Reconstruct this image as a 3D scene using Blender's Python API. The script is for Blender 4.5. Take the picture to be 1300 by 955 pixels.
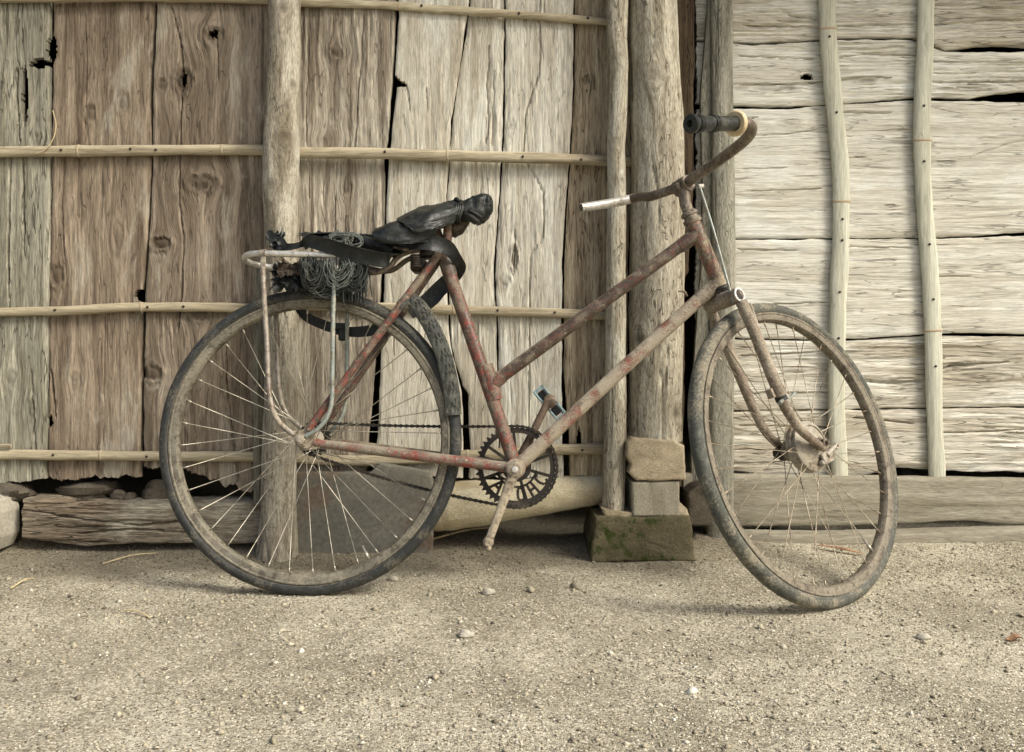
import bpy, math, random
import numpy as np
from mathutils import Vector, Matrix
random.seed(7)
rng = np.random.default_rng(7)
scene = bpy.context.scene
for o in list(bpy.data.objects):
    bpy.data.objects.remove(o)

# ------------------------------------------------------------------ camera, sky, sun, exposure
F_PX, CX, CY, CAM_H = 1028.0, 650.0, 433.0, 0.5663     # focal length and principal point in photo pixels
cam = bpy.data.cameras.new('camera')
cam.sensor_width = 36.0
cam.lens = 36.0 * F_PX / 1300.0
cam.shift_y = -(477.5 - CY) / 1300.0
cam.clip_start = 0.05
cam.clip_end = 500
cam_o = bpy.data.objects.new('camera', cam)
scene.collection.objects.link(cam_o)
cam_o.location = (0, 0, CAM_H)
cam_o.rotation_euler = (math.radians(90), 0, 0)
scene.camera = cam_o
scene.render.resolution_x = 1024
scene.render.resolution_y = 752

SUN_EL, SUN_ROT = math.radians(42), math.radians(124)
world = bpy.data.worlds.new('World')
scene.world = world
world.use_nodes = True
wn = world.node_tree.nodes
sky = wn.new('ShaderNodeTexSky')
sky.sky_type = 'NISHITA'
sky.sun_disc = False
sky.sun_elevation = SUN_EL
sky.sun_rotation = SUN_ROT
sky.dust_density = 5.0
sky.ozone_density = 0.6
sky.air_density = 1.0
bg = wn.get('Background') or wn.new('ShaderNodeBackground')
world.node_tree.links.new(sky.outputs[0], bg.inputs[0])
bg.inputs[1].default_value = 0.072
sun = bpy.data.lights.new('sun', 'SUN')
sun.energy = 1.5
sun.angle = math.radians(18)
sun.color = (1.0, 0.965, 0.88)
sun_o = bpy.data.objects.new('sun', sun)
scene.collection.objects.link(sun_o)
sd = Vector((math.sin(SUN_ROT) * math.cos(SUN_EL), math.cos(SUN_ROT) * math.cos(SUN_EL), math.sin(SUN_EL)))
sun_o.rotation_euler = sd.to_track_quat('Z', 'Y').to_euler()
sun_o.location = sd * 20
vs = scene.view_settings
vs.view_transform = 'Standard'
vs.look = 'None'
vs.gamma = 1.0
vs.exposure = 1.18
vs.use_curve_mapping = False

# ------------------------------------------------------------------ helpers: noise, meshes, objects
def _h(ix, iy, seed):
    n = (ix.astype(np.int64) * 374761393 + iy.astype(np.int64) * 668265263 + seed * 144269504) & 0xffffffff
    n = ((n ^ (n >> 13)) * 1274126177) & 0xffffffff
    return ((n ^ (n >> 16)) & 0xffffff) / float(0xffffff)

def vnoise(x, y, seed=0):
    x = np.asarray(x, float); y = np.asarray(y, float)
    x, y = np.broadcast_arrays(x, y)
    ix = np.floor(x); iy = np.floor(y)
    fx = x - ix; fy = y - iy
    fx = fx * fx * (3 - 2 * fx); fy = fy * fy * (3 - 2 * fy)
    a = _h(ix, iy, seed); b = _h(ix + 1, iy, seed); c = _h(ix, iy + 1, seed); d = _h(ix + 1, iy + 1, seed)
    return (a + (b - a) * fx) * (1 - fy) + (c + (d - c) * fx) * fy

def fbm(x, y, seed=0, octv=4, gain=0.5):
    x = np.asarray(x, float); y = np.asarray(y, float)
    s = 0; amp = 1; t = 0
    for o in range(octv):
        s = s + amp * vnoise(x * 2 ** o, y * 2 ** o, seed + o * 17)
        t += amp; amp *= gain
    return s / t

def px(x, y, d):
    """photo pixel -> world point on the plane at distance d in front of the camera"""
    return np.array([(x - CX) * d / F_PX, d, CAM_H - (y - CY) * d / F_PX])

def mesh_obj(name, verts, faces, mat, parent=None, smooth=True, origin=None, sharp=None, grain=None, stain=None):
    me = bpy.data.meshes.new(name)
    v = np.asarray(verts, float)
    base = ROOTS.get(parent.name, np.zeros(3)) if parent else (np.asarray(origin) if origin is not None else np.zeros(3))
    v = v - base
    me.from_pydata(v.tolist(), [], faces if isinstance(faces, list) else faces.tolist())
    if grain is not None:
        at_ = me.attributes.new('grain', 'FLOAT_VECTOR', 'POINT'); at_.data.foreach_set('vector', np.asarray(grain, np.float32).ravel())
    if stain is not None:
        at_ = me.attributes.new('stain', 'FLOAT', 'POINT'); at_.data.foreach_set('value', np.asarray(stain, np.float32).ravel())
    me.update()
    if smooth:
        me.polygons.foreach_set('use_smooth', [True] * len(me.polygons))
        if sharp:
            me.set_sharp_from_angle(angle=math.radians(sharp))
    me.materials.append(mat)
    o = bpy.data.objects.new(name, me)
    scene.collection.objects.link(o)
    if parent:
        o.parent = parent
        ROOTS[o.name] = base
    else:
        o.location = base
        ROOTS[o.name] = base
    return o

ROOTS = {}
def thing(name, loc, label, cat, group=None):
    o = bpy.data.objects.new(name, None)
    o.empty_display_size = 0.05
    scene.collection.objects.link(o)
    o.location = loc
    ROOTS[o.name] = np.array(loc, float)
    return tag(o, label, cat, group)

def tag(o, label, cat, group=None):
    o['label'] = label
    o['category'] = cat
    if group:
        o['group'] = group
    return o

class MB:
    def __init__(s):
        s.v = []; s.f = []
    def add(s, v, f):
        n = len(s.v)
        s.v.extend([tuple(p) for p in v])
        s.f.extend([[i + n for i in q] for q in f])
        return s
    def build(s, name, mat, parent=None, smooth=True, origin=None, sharp=None):
        return mesh_obj(name, s.v, s.f, mat, parent, smooth, origin, sharp)
    def box(s, c, ax, ay, az):
        c, ax, ay, az = [np.asarray(q, float) for q in (c, ax, ay, az)]
        v = [c + i * ax + j * ay + k * az for i in (-1, 1) for j in (-1, 1) for k in (-1, 1)]
        return s.add(v, [[0, 1, 3, 2], [4, 6, 7, 5], [0, 4, 5, 1], [2, 3, 7, 6], [0, 2, 6, 4], [1, 5, 7, 3]])
    def bbox(s, c, ax, ay, az, bev=0.15):
        """bevelled box: octagonal prism rings (bev as fraction of the smaller half size)"""
        c, ax, ay, az = [np.asarray(q, float) for q in (c, ax, ay, az)]
        lx, ly, lz = [np.linalg.norm(q) for q in (ax, ay, az)]
        b = bev * min(lx, ly, lz)
        bx, by, bz = 1 - b / lx, 1 - b / ly, 1 - b / lz
        def ring(sx, sy, z):
            P = [(sx, by), (bx, sy), (-bx, sy), (-sx, by), (-sx, -by), (-bx, -sy), (bx, -sy), (sx, -by)]
            if (sx, sy) != (1, 1):
                P = [(sx, sy * .999), (sx * .999, sy), (-sx * .999, sy), (-sx, sy * .999), (-sx, -sy * .999), (-sx * .999, -sy), (sx * .999, -sy), (sx, -sy * .999)]
            return [c + p[0] * ax + p[1] * ay + z * az for p in P]
        v = ring(bx, by, -1) + ring(1, 1, -bz) + ring(1, 1, bz) + ring(bx, by, 1)
        f = []
        for r in range(3):
            for i in range(8):
                j = (i + 1) % 8
                f.append([r * 8 + i, r * 8 + j, r * 8 + 8 + j, r * 8 + 8 + i])
        f.append(list(range(7, -1, -1))); f.append(list(range(24, 32)))
        return s.add(v, f)
    def tube(s, pts, rad, seg=12, caps=True, flat=None, smoothpts=0, closed=False):
        P = np.asarray(pts, float)
        if smoothpts:
            P, rad = spline(P, rad, smoothpts)
        n = len(P)
        R = np.full(n, rad, float) if np.isscalar(rad) else np.asarray(rad, float)
        T = np.gradient(P, axis=0)
        if closed:
            T = np.roll(P, -1, 0) - np.roll(P, 1, 0)
        T /= np.linalg.norm(T, axis=1)[:, None] + 1e-12
        ref = np.array([0, 0, 1.0]) if abs(T[0][2]) < .9 else np.array([1.0, 0, 0])
        if flat is not None:
            ref = np.asarray(flat[0], float)
        N = np.cross(T[0], ref); N = np.cross(N, T[0]); N /= np.linalg.norm(N)
        v = []
        for i in range(n):
            N = N - T[i] * (N @ T[i]); N /= np.linalg.norm(N)
            Bn = np.cross(T[i], N)
            for j in range(seg):
                a = 2 * math.pi * j / seg
                fl = flat[1] if flat is not None else 1.0
                v.append(P[i] + R[i] * (math.cos(a) * N * fl + math.sin(a) * Bn))
        f = []
        for i in range(n if closed else n - 1):
            k = (i + 1) % n
            for j in range(seg):
                m = (j + 1) % seg
                f.append([i * seg + j, i * seg + m, k * seg + m, k * seg + j])
        if caps and not closed:
            f.append(list(range(seg - 1, -1, -1))); f.append([(n - 1) * seg + j for j in range(seg)])
        return s.add(v, f)
    def lathe(s, c, e1, e2, ax, prof, seg=48, closed=True, radial=None):
        """profile [(radius, axial)] swept about axis ax through c"""
        c, e1, e2, ax = [np.asarray(q, float) for q in (c, e1, e2, ax)]
        m = len(prof); v = []
        for i in range(seg):
            a = 2 * math.pi * i / seg
            d = math.cos(a) * e1 + math.sin(a) * e2
            for k, (r, t) in enumerate(prof):
                dr = radial(a, k) if radial else 0
                v.append(c + d * (r + dr) + ax * t)
        f = []
        for i in range(seg):
            j = (i + 1) % seg
            for k in range(m if closed else m - 1):
                l = (k + 1) % m
                f.append([i * m + k, i * m + l, j * m + l, j * m + k])
        if not closed:
            f.append([i * m for i in range(seg)][::-1]); f.append([i * m + m - 1 for i in range(seg)])
        return s.add(v, f)
    def prism(s, poly, c, e1, e2, ax, t):
        """2D polygon [(a,b)] extruded +-t along ax"""
        c, e1, e2, ax = [np.asarray(q, float) for q in (c, e1, e2, ax)]
        n = len(poly)
        v = [c + a * e1 + b * e2 - t * ax for a, b in poly] + [c + a * e1 + b * e2 + t * ax for a, b in poly]
        f = [[i, (i + 1) % n, n + (i + 1) % n, n + i] for i in range(n)]
        f.append(list(range(n - 1, -1, -1))); f.append(list(range(n, 2 * n)))
        return s.add(v, f)

def spline(P, rad, sub):
    P = np.asarray(P, float); n = len(P)
    R = np.full(n, rad, float) if np.isscalar(rad) else np.asarray(rad, float)
    Q = np.vstack([2 * P[0] - P[1], P, 2 * P[-1] - P[-2]])
    out = []; ro = []
    for i in range(n - 1):
        p0, p1, p2, p3 = Q[i], Q[i + 1], Q[i + 2], Q[i + 3]
        for k in range(sub):
            t = k / sub
            out.append(.5 * ((2 * p1) + (-p0 + p2) * t + (2 * p0 - 5 * p1 + 4 * p2 - p3) * t * t + (-p0 + 3 * p1 - 3 * p2 + p3) * t ** 3))
            ro.append(R[i] + (R[i + 1] - R[i]) * t)
    out.append(P[-1]); ro.append(R[-1])
    return np.array(out), np.array(ro)

# ------------------------------------------------------------------ helpers: materials
class NT:
    def __init__(s, name, rough=.85, spec=.25):
        s.m = bpy.data.materials.new(name); s.m.use_nodes = True
        s.t = s.m.node_tree
        s.b = s.t.nodes['Principled BSDF']
        s.b.inputs['Roughness'].default_value = rough
        s.b.inputs['Specular IOR Level'].default_value = spec
        s.tc = s.t.nodes.new('ShaderNodeTexCoord')
    def n(s, typ, **kw):
        nd = s.t.nodes.new(typ)
        for k, v in kw.items():
            setattr(nd, k, v)
        return nd
    def l(s, a, b):
        s.t.links.new(a, b)
    def mapped(s, scale, loc=(0, 0, 0), rot=(0, 0, 0)):
        mp = s.n('ShaderNodeMapping')
        mp.inputs['Scale'].default_value = scale; mp.inputs['Location'].default_value = loc; mp.inputs['Rotation'].default_value = rot
        s.l(s.tc.outputs['Object'], mp.inputs[0]); return mp.outputs[0]
    def noise(s, vec, scale, detail=4, rough=.55, dist=0):
        nd = s.n('ShaderNodeTexNoise')
        nd.inputs['Scale'].default_value = scale; nd.inputs['Detail'].default_value = detail
        nd.inputs['Roughness'].default_value = rough; nd.inputs['Distortion'].default_value = dist
        s.l(vec, nd.inputs['Vector']); return nd.outputs[0]
    def vor(s, vec, scale, feature='F1'):
        nd = s.n('ShaderNodeTexVoronoi'); nd.feature = feature
        nd.inputs['Scale'].default_value = scale
        s.l(vec, nd.inputs['Vector']); return nd
    def ramp(s, fac, a, b, lo=0.0, hi=1.0, smooth=True):
        nd = s.n('ShaderNodeMapRange'); nd.interpolation_type = 'SMOOTHSTEP' if smooth else 'LINEAR'
        for i, v in ((1, a), (2, b), (3, lo), (4, hi)):
            nd.inputs[i].default_value = v
        s.l(fac, nd.inputs[0]); return nd.outputs[0]
    def math(s, op, a, b=None):
        nd = s.n('ShaderNodeMath'); nd.operation = op
        for i, q in enumerate((a, b)):
            if q is None: continue
            if isinstance(q, (int, float)): nd.inputs[i].default_value = q
            else: s.l(q, nd.inputs[i])
        return nd.outputs[0]
    def mix(s, fac, a, b, mode='MIX'):
        nd = s.n('ShaderNodeMix'); nd.data_type = 'RGBA'; nd.blend_type = mode
        for i, q in ((0, fac), (6, a), (7, b)):
            if isinstance(q, (int, float)): nd.inputs[i].default_value = q
            elif isinstance(q, (tuple, list)): nd.inputs[i].default_value = (*q, 1)
            else: s.l(q, nd.inputs[i])
        return nd.outputs[2]
    def gray(s, val):
        nd = s.n('ShaderNodeCombineColor')
        for i in range(3): s.l(val, nd.inputs[i])
        return nd.outputs[0]
    def bump(s, h, strength=.5, dist=.002):
        nd = s.n('ShaderNodeBump'); nd.inputs['Strength'].default_value = strength; nd.inputs['Distance'].default_value = dist
        s.l(h, nd.inputs['Height']); s.l(nd.outputs[0], s.b.inputs['Normal'])
    def col(s, c):
        if isinstance(c, (tuple, list)): s.b.inputs['Base Color'].default_value = (*c, 1)
        else: s.l(c, s.b.inputs['Base Color'])
    def rough(s, r): s.l(r, s.b.inputs['Roughness'])

def wood(name, light, dark, stain, horiz=False, seed=0.0, stain_amt=.6, fibre=1.0, lines=1.0, streak=42, bump=.7, along=.04, smear=None, attr=True):
    """weathered timber; grain follows the 'grain' vector attribute (metres across, seed, metres along) or object space"""
    tone = lambda c: (c[0] * .95, c[1] * 1.0, c[2] * 1.02)
    light, dark, stain = tone(light), tone(dark), tone(stain)
    m = NT(name, .9, .15)
    loc = (seed * 3.1, seed * 1.7, seed * 2.3)
    if attr:
        ga = m.n('ShaderNodeAttribute'); ga.attribute_name = 'grain'; src = ga.outputs['Vector']
    else:
        src = m.tc.outputs['Object']
    def mp_(scale):
        q = m.n('ShaderNodeMapping'); q.inputs['Scale'].default_value = scale; q.inputs['Location'].default_value = loc
        m.l(src, q.inputs[0]); return q.outputs[0]
    hz = horiz and not attr
    v = mp_((along, 1, 1) if hz else (1, 1, along))
    v2 = mp_((along * 2.2, 1, 1) if hz else (1, 1, along * 2.2))
    v3 = mp_((.38, 1, 1) if hz else (1, 1, .38))
    nA = m.noise(v, streak, 4, .62, .5)
    nB = m.noise(v2, 260, 3, .72, .15)
    nC = m.noise(v3, 8, 7, .68, .35)
    nD = m.noise(v2, 62, 2, .5, .5)
    c = m.mix(m.ramp(nA, .30, .66), dark, light)
    c = m.mix(m.ramp(nC, .48, .64, 0, stain_amt), c, stain)
    if smear: c = m.mix(m.ramp(nC, .46, .36, 0, .8), c, tone(smear))
    c = m.mix(1.0, c, m.gray(m.ramp(nB, .28, .74, 1 - .55 * fibre, 1 + .36 * fibre, False)), 'MULTIPLY')
    ln = m.ramp(m.math('ABSOLUTE', m.math('SUBTRACT', nD, .5)), 0.004, .022, 1, 0)
    lf = m.math('MULTIPLY', m.math('MULTIPLY', ln, m.ramp(nC, .40, .58, .12, 1)), min(1, lines))
    c = m.mix(m.math('MULTIPLY', lf, .85), c, tuple(q * .3 for q in dark))
    st = m.n('ShaderNodeAttribute'); st.attribute_name = 'stain'
    c = m.mix(m.math('MULTIPLY', st.outputs['Fac'], m.ramp(nB, .2, .7, .55, 1.0)), c, (dark[0] * .38, dark[1] * .36, dark[2] * .34))
    m.col(c)
    m.bump(m.math('SUBTRACT', m.math('MULTIPLY', nB, .8), m.math('MULTIPLY', lf, .8)), bump, .004)
    return m.m

def dirty(name, base, dirt, rust, dirt_amt=.5, rust_amt=.4, seed=0., rough=.55, metal=0., scale=1.0, spec=.4, wrinkle=0., chips=0.):
    grey = lambda c, k: tuple(q + ((c[0] + c[1] + c[2]) / 3 * w_ - q) * k for q, w_ in zip(c, (1.03, 1.01, .80)))
    dirt, rust = grey(dirt, .28), grey(rust, .30)
    m = NT(name, rough, spec)
    v = m.mapped((1, 1, 1), (seed * 2.7, seed, seed * 1.9))
    a = m.noise(v, 28 * scale, 7, .68, .5)
    b = m.noise(v, 110 * scale, 5, .7)
    c3 = m.noise(v, 9 * scale, 4, .6)
    c = m.mix(m.ramp(a, .62 - .35 * rust_amt, .74 - .3 * rust_amt), base, rust)
    d = m.math('ADD', m.math('MULTIPLY', c3, .62), m.math('MULTIPLY', b, .38))
    df = m.ramp(d, .66 - .36 * dirt_amt, .80 - .36 * dirt_amt)
    c = m.mix(df, c, dirt)
    c = m.mix(1.0, c, m.gray(m.ramp(b, .25, .75, .62, 1.32, False)), 'MULTIPLY')
    if chips:
        gn = m.n('ShaderNodeNewGeometry'); sz_ = m.n('ShaderNodeSeparateXYZ'); m.l(gn.outputs['True Normal'], sz_.inputs[0])
        c = m.mix(m.ramp(m.math('ADD', sz_.outputs[2], m.math('MULTIPLY', m.math('SUBTRACT', c3, .5), 2.2)), .45, .95, 0, .7), c, tuple(min(1, q * 1.35) for q in dirt))
        c = m.mix(m.math('MULTIPLY', m.ramp(m.noise(v, 150, 3, .65, .4), .57, .64, 0, chips), m.ramp(a, .45, .62)), c, (.40, .33, .23))
    m.col(c)
    m.b.inputs['Metallic'].default_value = metal
    if metal: m.l(m.math('MULTIPLY', m.math('SUBTRACT', 1.0, df), metal), m.b.inputs['Metallic'])
    m.rough(m.math('ADD', m.math('MULTIPLY', df, .9 - rough), rough))
    if wrinkle:
        wv = m.noise(v, 38, 3, .55, 1.6)
        m.bump(m.math('ADD', m.math('MULTIPLY', m.math('ABSOLUTE', m.math('SUBTRACT', wv, .5)), 4.0), m.math('MULTIPLY', b, .25)), wrinkle, .006)
    else:
        m.bump(m.math('ADD', m.math('MULTIPLY', b, .5), df), .35, .0012)
    return m.m

def stone_mat(name, c1, c2, c3=None, seed=0., scale=1., bump=.6):
    m = NT(name, .92, .15)
    v = m.mapped((1, 1, 1), (seed, seed * 2, seed * 3))
    a = m.noise(v, 9 * scale, 7, .65, .3)
    b = m.noise(v, 160 * scale, 4, .7)
    c = m.mix(m.ramp(a, .35, .65), c1, c2)
    if c3: c = m.mix(m.ramp(m.noise(v, 14 * scale, 6, .7, .6), .5, .62), c, c3)
    c = m.mix(1.0, c, m.gray(m.ramp(b, .25, .75, .65, 1.3, False)), 'MULTIPLY')
    m.col(c)
    m.bump(m.math('ADD', a, m.math('MULTIPLY', b, .5)), bump, .006)
    return m.m

BROWN_L, BROWN_D, BROWN_S = (.38, .295, .21), (.155, .112, .076), (.20, .135, .08)
M = {}
M['p_grey'] = wood('wood_grey_green', (.42, .38, .29), (.2, .178, .125), (.30, .28, .215), seed=1, stain_amt=.7)
M['p_brown'] = wood('wood_brown', BROWN_L, BROWN_D, (.19, .138, .094), seed=2, stain_amt=.65, fibre=.85, lines=.65, smear=(.43, .375, .29))
M['p_brown2'] = wood('wood_brown_knotty', (.38, .30, .22), (.16, .12, .083), (.19, .142, .098), seed=3, fibre=.85, lines=.65, stain_amt=.7, smear=(.40, .345, .265))
M['p_mid'] = wood('wood_mid_grey', (.52, .45, .35), (.205, .16, .115), (.29, .228, .165), seed=4, fibre=.9, lines=.7, stain_amt=.6, smear=(.5, .44, .345))
M['p_light'] = wood('wood_pale', (.70, .64, .525), (.44, .375, .28), (.58, .515, .405), seed=5, stain_amt=.5, fibre=.75, lines=.65, bump=.5, smear=(.71, .67, .57))
M['p_light2'] = wood('wood_pale_grey', (.73, .675, .56), (.48, .415, .32), (.56, .49, .385), seed=6, stain_amt=.5, fibre=.75, lines=.65, bump=.5, smear=(.74, .705, .61))
M['p_tan'] = wood('wood_tan', (.53, .43, .295), (.265, .195, .122), (.32, .235, .15), seed=7, stain_amt=.6)
M['p_dark'] = wood('wood_dark', (.12, .085, .05), (.055, .037, .022), (.08, .055, .033), seed=8)
M['pole'] = wood('pole_grey', (.47, .41, .315), (.22, .18, .125), (.31, .26, .19), seed=9, stain_amt=.6, lines=.8, smear=(.54, .49, .395), along=.1)
M['pole2'] = wood('pole_pale', (.56, .495, .38), (.26, .215, .15), (.34, .285, .21), seed=10, stain_amt=.6, lines=.9, along=.09, smear=(.50, .46, .37))
M['pole3'] = wood('pole_green_grey', (.40, .37, .29), (.2, .18, .135), (.28, .255, .195), seed=11, stain_amt=.5, lines=.6, along=.09)
M['slat'] = wood('slat_green_grey', (.25, .225, .165), (.14, .118, .08), (.18, .16, .12), seed=12)
M['h_pale'] = wood('board_pale', (.80, .75, .645), (.60, .54, .435), (.60, .535, .42), True, 13, .6, .6, .8, 40, .45, .03, smear=(.80, .765, .68))
M['h_pale2'] = wood('board_pale_rough', (.76, .70, .585), (.45, .38, .28), (.50, .43, .32), True, 14, .7, .85, .95, 40, .6, .03, smear=(.76, .715, .62))
M['h_board'] = wood('board_tan', (.41, .365, .28), (.25, .213, .152), (.29, .248, .18), True, 15, .6, .6, .3, 30, .5, .06)
M['h_beam'] = wood('beam_split', (.33, .275, .2), (.125, .092, .064), (.21, .145, .09), True, 16, .6, 1.1, 1.2, 34, 1.0, .05, smear=(.42, .37, .28))
M['b_end'] = wood('block_end', (.47, .38, .255), (.31, .245, .16), (.36, .285, .185), True, 17, .6, .6, .3, 30, .5, .3, attr=False)
M['b_grey'] = wood('block_grey', (.36, .315, .235), (.25, .215, .155), (.28, .235, .165), False, 18, .5, .6, .2, 30, .4, .25, attr=False)
M['bam_h'] = wood('bamboo_cane', (.54, .45, .305), (.31, .245, .155), (.37, .30, .205), True, 19, .5, .6, .4, 60, .25, .03, smear=(.62, .54, .38), attr=False)
M['bam_v'] = wood('bamboo_split', (.66, .63, .50), (.48, .45, .345), (.56, .52, .40), False, 20, .5, .5, .4, 60, .25, .03, attr=False)
M['log'] = wood('log_cream', (.74, .66, .47), (.45, .36, .22), (.50, .385, .22), True, 21, .7, .6, .2, 14, .4, .3, smear=(.78, .73, .58), attr=False)
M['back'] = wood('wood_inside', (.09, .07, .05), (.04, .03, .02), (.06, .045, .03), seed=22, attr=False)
M['node'] = NT('bamboo_node', .8, .2).m
M['node'].node_tree.nodes['Principled BSDF'].inputs['Base Color'].default_value = (.40, .33, .22, 1)
M['nail'] = dirty('nail_rust', (.03, .025, .02), (.06, .045, .03), (.05, .03, .02), .3, .5)
M['concrete'] = stone_mat('concrete_block', (.33, .31, .25), (.46, .43, .35), seed=1, scale=.7, bump=.3)
M['rock'] = stone_mat('rock', (.055, .047, .035), (.12, .103, .078), seed=2, bump=1.0)  # shade under the wall is put into this darker rock colour
M['footing'] = stone_mat('footing_mossy', (.085, .074, .042), (.14, .122, .075), (.035, .05, .01), seed=3, scale=.9, bump=.9)
M['sheet'] = stone_mat('grey_sheet', (.14, .135, .11), (.205, .196, .158), (.15, .115, .083), seed=4, scale=.55, bump=.15)

MUD, MUD2 = (.40, .32, .215), (.30, .235, .155)
M['red'] = dirty('paint_red', (.225, .058, .043), (.215, .172, .118), (.085, .06, .042), .56, .62, 1, .38, scale=3.2, chips=.75)
M['red_dark'] = dirty('paint_red_dark', (.155, .048, .035), (.20, .155, .105), (.07, .05, .036), .50, .78, 2, .38, scale=3.4, chips=.75)
M['red_stay'] = dirty('paint_red_stay', (.22, .048, .037), (.19, .16, .118), (.13, .098, .07), .66, .5, 35, .42, scale=2.6, chips=.75)
M['red_dust'] = dirty('paint_red_dusty', (.24, .085, .06), (.36, .30, .215), (.18, .132, .092), .74, .55, 3, .5, scale=3.2, chips=.75)
M['fork'] = dirty('fork_dusty', (.24, .19, .135), (.33, .275, .20), (.15, .105, .07), .58, .55, 4, .6, scale=2.0, chips=.75)
M['head'] = dirty('head_tube_paint', (.22, .10, .06), (.33, .265, .17), (.11, .075, .05), .58, .6, 5, .5, scale=2.2, chips=.75)
M['rim'] = dirty('rim_dirty', (.20, .185, .142), (.235, .207, .15), (.11, .09, .065), .58, .45, 6, .5, .35, 1.5)
M['rim_f'] = dirty('rim_dirty_front', (.20, .175, .13), (.24, .207, .148), (.11, .085, .06), .6, .5, 7, .55, .25, 1.5)
M['spoke'] = dirty('spoke_metal', (.46, .43, .35), (.45, .40, .3), (.25, .2, .13), .35, .3, 8, .35, .6)
M['spoke_f'] = dirty('spoke_metal_front', (.40, .35, .26), (.42, .33, .21), (.2, .13, .08), .4, .4, 9, .4, .5)
M['chrome'] = dirty('chrome_worn', (.66, .64, .58), (.42, .37, .28), (.30, .24, .17), .25, .22, 10, .32, .55)
M['barrust'] = dirty('bar_rusty', (.20, .165, .125), (.29, .24, .175), (.11, .08, .056), .45, .5, 11, .45, .3)
M['dark'] = dirty('chain_metal', (.028, .024, .02), (.085, .068, .048), (.05, .035, .024), .35, .45, 12, .55, .3)
M['crank'] = dirty('crank_dirty', (.26, .22, .165), (.36, .295, .2), (.16, .11, .07), .6, .4, 13, .55, .3)
M['crank_f'] = dirty('crank_rust', (.16, .115, .08), (.2, .15, .1), (.09, .055, .035), .4, .5, 14, .55, .3)
M['hub'] = dirty('hub_dirty', (.42, .38, .31), (.40, .34, .25), (.2, .14, .09), .6, .3, 15, .5, .4)
M['drum'] = dirty('drum_alloy', (.37, .345, .285), (.36, .31, .23), (.21, .145, .09), .5, .35, 16, .5, .3)
M['bluepedal'] = dirty('pedal_blue', (.30, .42, .44), (.3, .28, .22), (.12, .11, .09), .35, .3, 17, .5)
M['leg'] = dirty('rack_leg', (.32, .29, .24), (.33, .28, .21), (.18, .125, .085), .5, .45, 18, .45, .4)
M['leg2'] = dirty('rack_leg_greenish', (.27, .30, .265), (.36, .32, .23), (.2, .16, .11), .45, .3, 19, .5, .3)

def rubber(name, base, mud, mud_amt, seed, rough=.6, scale=1.0, wrinkle=0.):
    return dirty(name, base, mud, tuple(q * 1.7 for q in base), mud_amt, .4, seed, rough, 0, scale, .35, wrinkle)
M['tyre'] = rubber('tyre_rear', (.028, .030, .028), (.12, .108, .08), .44, 20, .6, 1.6)
M['sidewall'] = rubber('tyre_rear_sidewall', (.06, .055, .045), (.15, .13, .095), .5, 33, .7, 1.6)
M['sidewall_f'] = rubber('tyre_front_sidewall', (.10, .10, .085), (.25, .21, .15), .55, 34, .75, 1.6)
M['tyre_f'] = rubber('tyre_front', (.070, .074, .060), (.23, .20, .14), .55, 21, .7, 1.8)
M['tread'] = rubber('tyre_strip', (.05, .053, .046), (.16, .145, .105), .45, 22, .75)
M['black'] = rubber('inner_tube_black', (.015, .0175, .0165), (.042, .044, .039), .35, 23, .42, 1.0, .16)
M['black2'] = rubber('inner_tube_dull', (.015, .018, .017), (.05, .051, .045), .4, 24, .5, 1.0, .14)
M['grip'] = rubber('grip_black', (.02, .022, .019), (.09, .085, .06), .3, 25, .35)
M['cream'] = dirty('grip_ring', (.62, .50, .30), (.48, .38, .22), (.45, .33, .18), .4, .3, 26, .6)
M['string'] = dirty('string_grey', (.042, .05, .045), (.085, .086, .07), (.026, .03, .028), .45, .4, 27, .9, 0, 2.)
M['string2'] = dirty('string_pale', (.14, .155, .137), (.19, .185, .15), (.09, .098, .086), .45, .4, 28, .9, 0, 2.)
M['card'] = dirty('brown_rag', (.09, .067, .046), (.15, .118, .08), (.05, .036, .026), .45, .4, 29, .9)
M['straw'] = dirty('straw', (.55, .45, .26), (.45, .36, .22), (.35, .26, .14), .4, .3, 30, .8)
M['leaf'] = dirty('dry_leaf', (.36, .20, .1), (.45, .34, .2), (.2, .1, .05), .35, .4, 31, .8)

# ------------------------------------------------------------------ ground
def gz(x, y):
    x = np.asarray(x, float); y = np.asarray(y, float)
    z = .016 * (fbm(x * 2.2, y * 2.2, 5, 3) - .5) + .008 * (fbm(x * 11, y * 11, 6, 3) - .5)
    z = z + .024 * np.clip((y - 2.0) / .25, 0, 1) ** 2 * (.6 + .8 * vnoise(x * 3, y * 3, 9)) * (1 - np.exp(-((x - .02) / .22) ** 2))
    z = z - .004
    for (wx, wy, dep) in ((-.46, 1.80, .002), (.665, 1.70, -.006)):
        g = np.exp(-(((x - wx) / .10) ** 2 + ((y - wy) / .06) ** 2))
        z = z * (1 - g) + dep * g
    return z
def axis_pts(lo, hi, step, far):
    mid = np.arange(lo, hi + 1e-6, step)
    ext = step * np.cumsum(1.32 ** np.arange(1, 40)); ext = ext[ext < far]
    return np.concatenate([lo - ext[::-1], mid, hi + ext])
gx = axis_pts(-1.7, 1.7, .011, 120); gy = axis_pts(.95, 2.45, .011, 120)
GX, GY = np.meshgrid(gx, gy, indexing='ij')
GZ = gz(GX, GY) + .0035 * (fbm(GX * 60, GY * 60, 8, 3) - .5)
V = np.stack([GX.ravel(), GY.ravel(), GZ.ravel()], 1)
nx_, ny_ = len(gx), len(gy)
I = np.arange(nx_ * ny_).reshape(nx_, ny_)
Fq = np.stack([I[:-1, :-1].ravel(), I[1:, :-1].ravel(), I[1:, 1:].ravel(), I[:-1, 1:].ravel()], 1)
m = NT('ground_sand', .95, .1)
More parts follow.
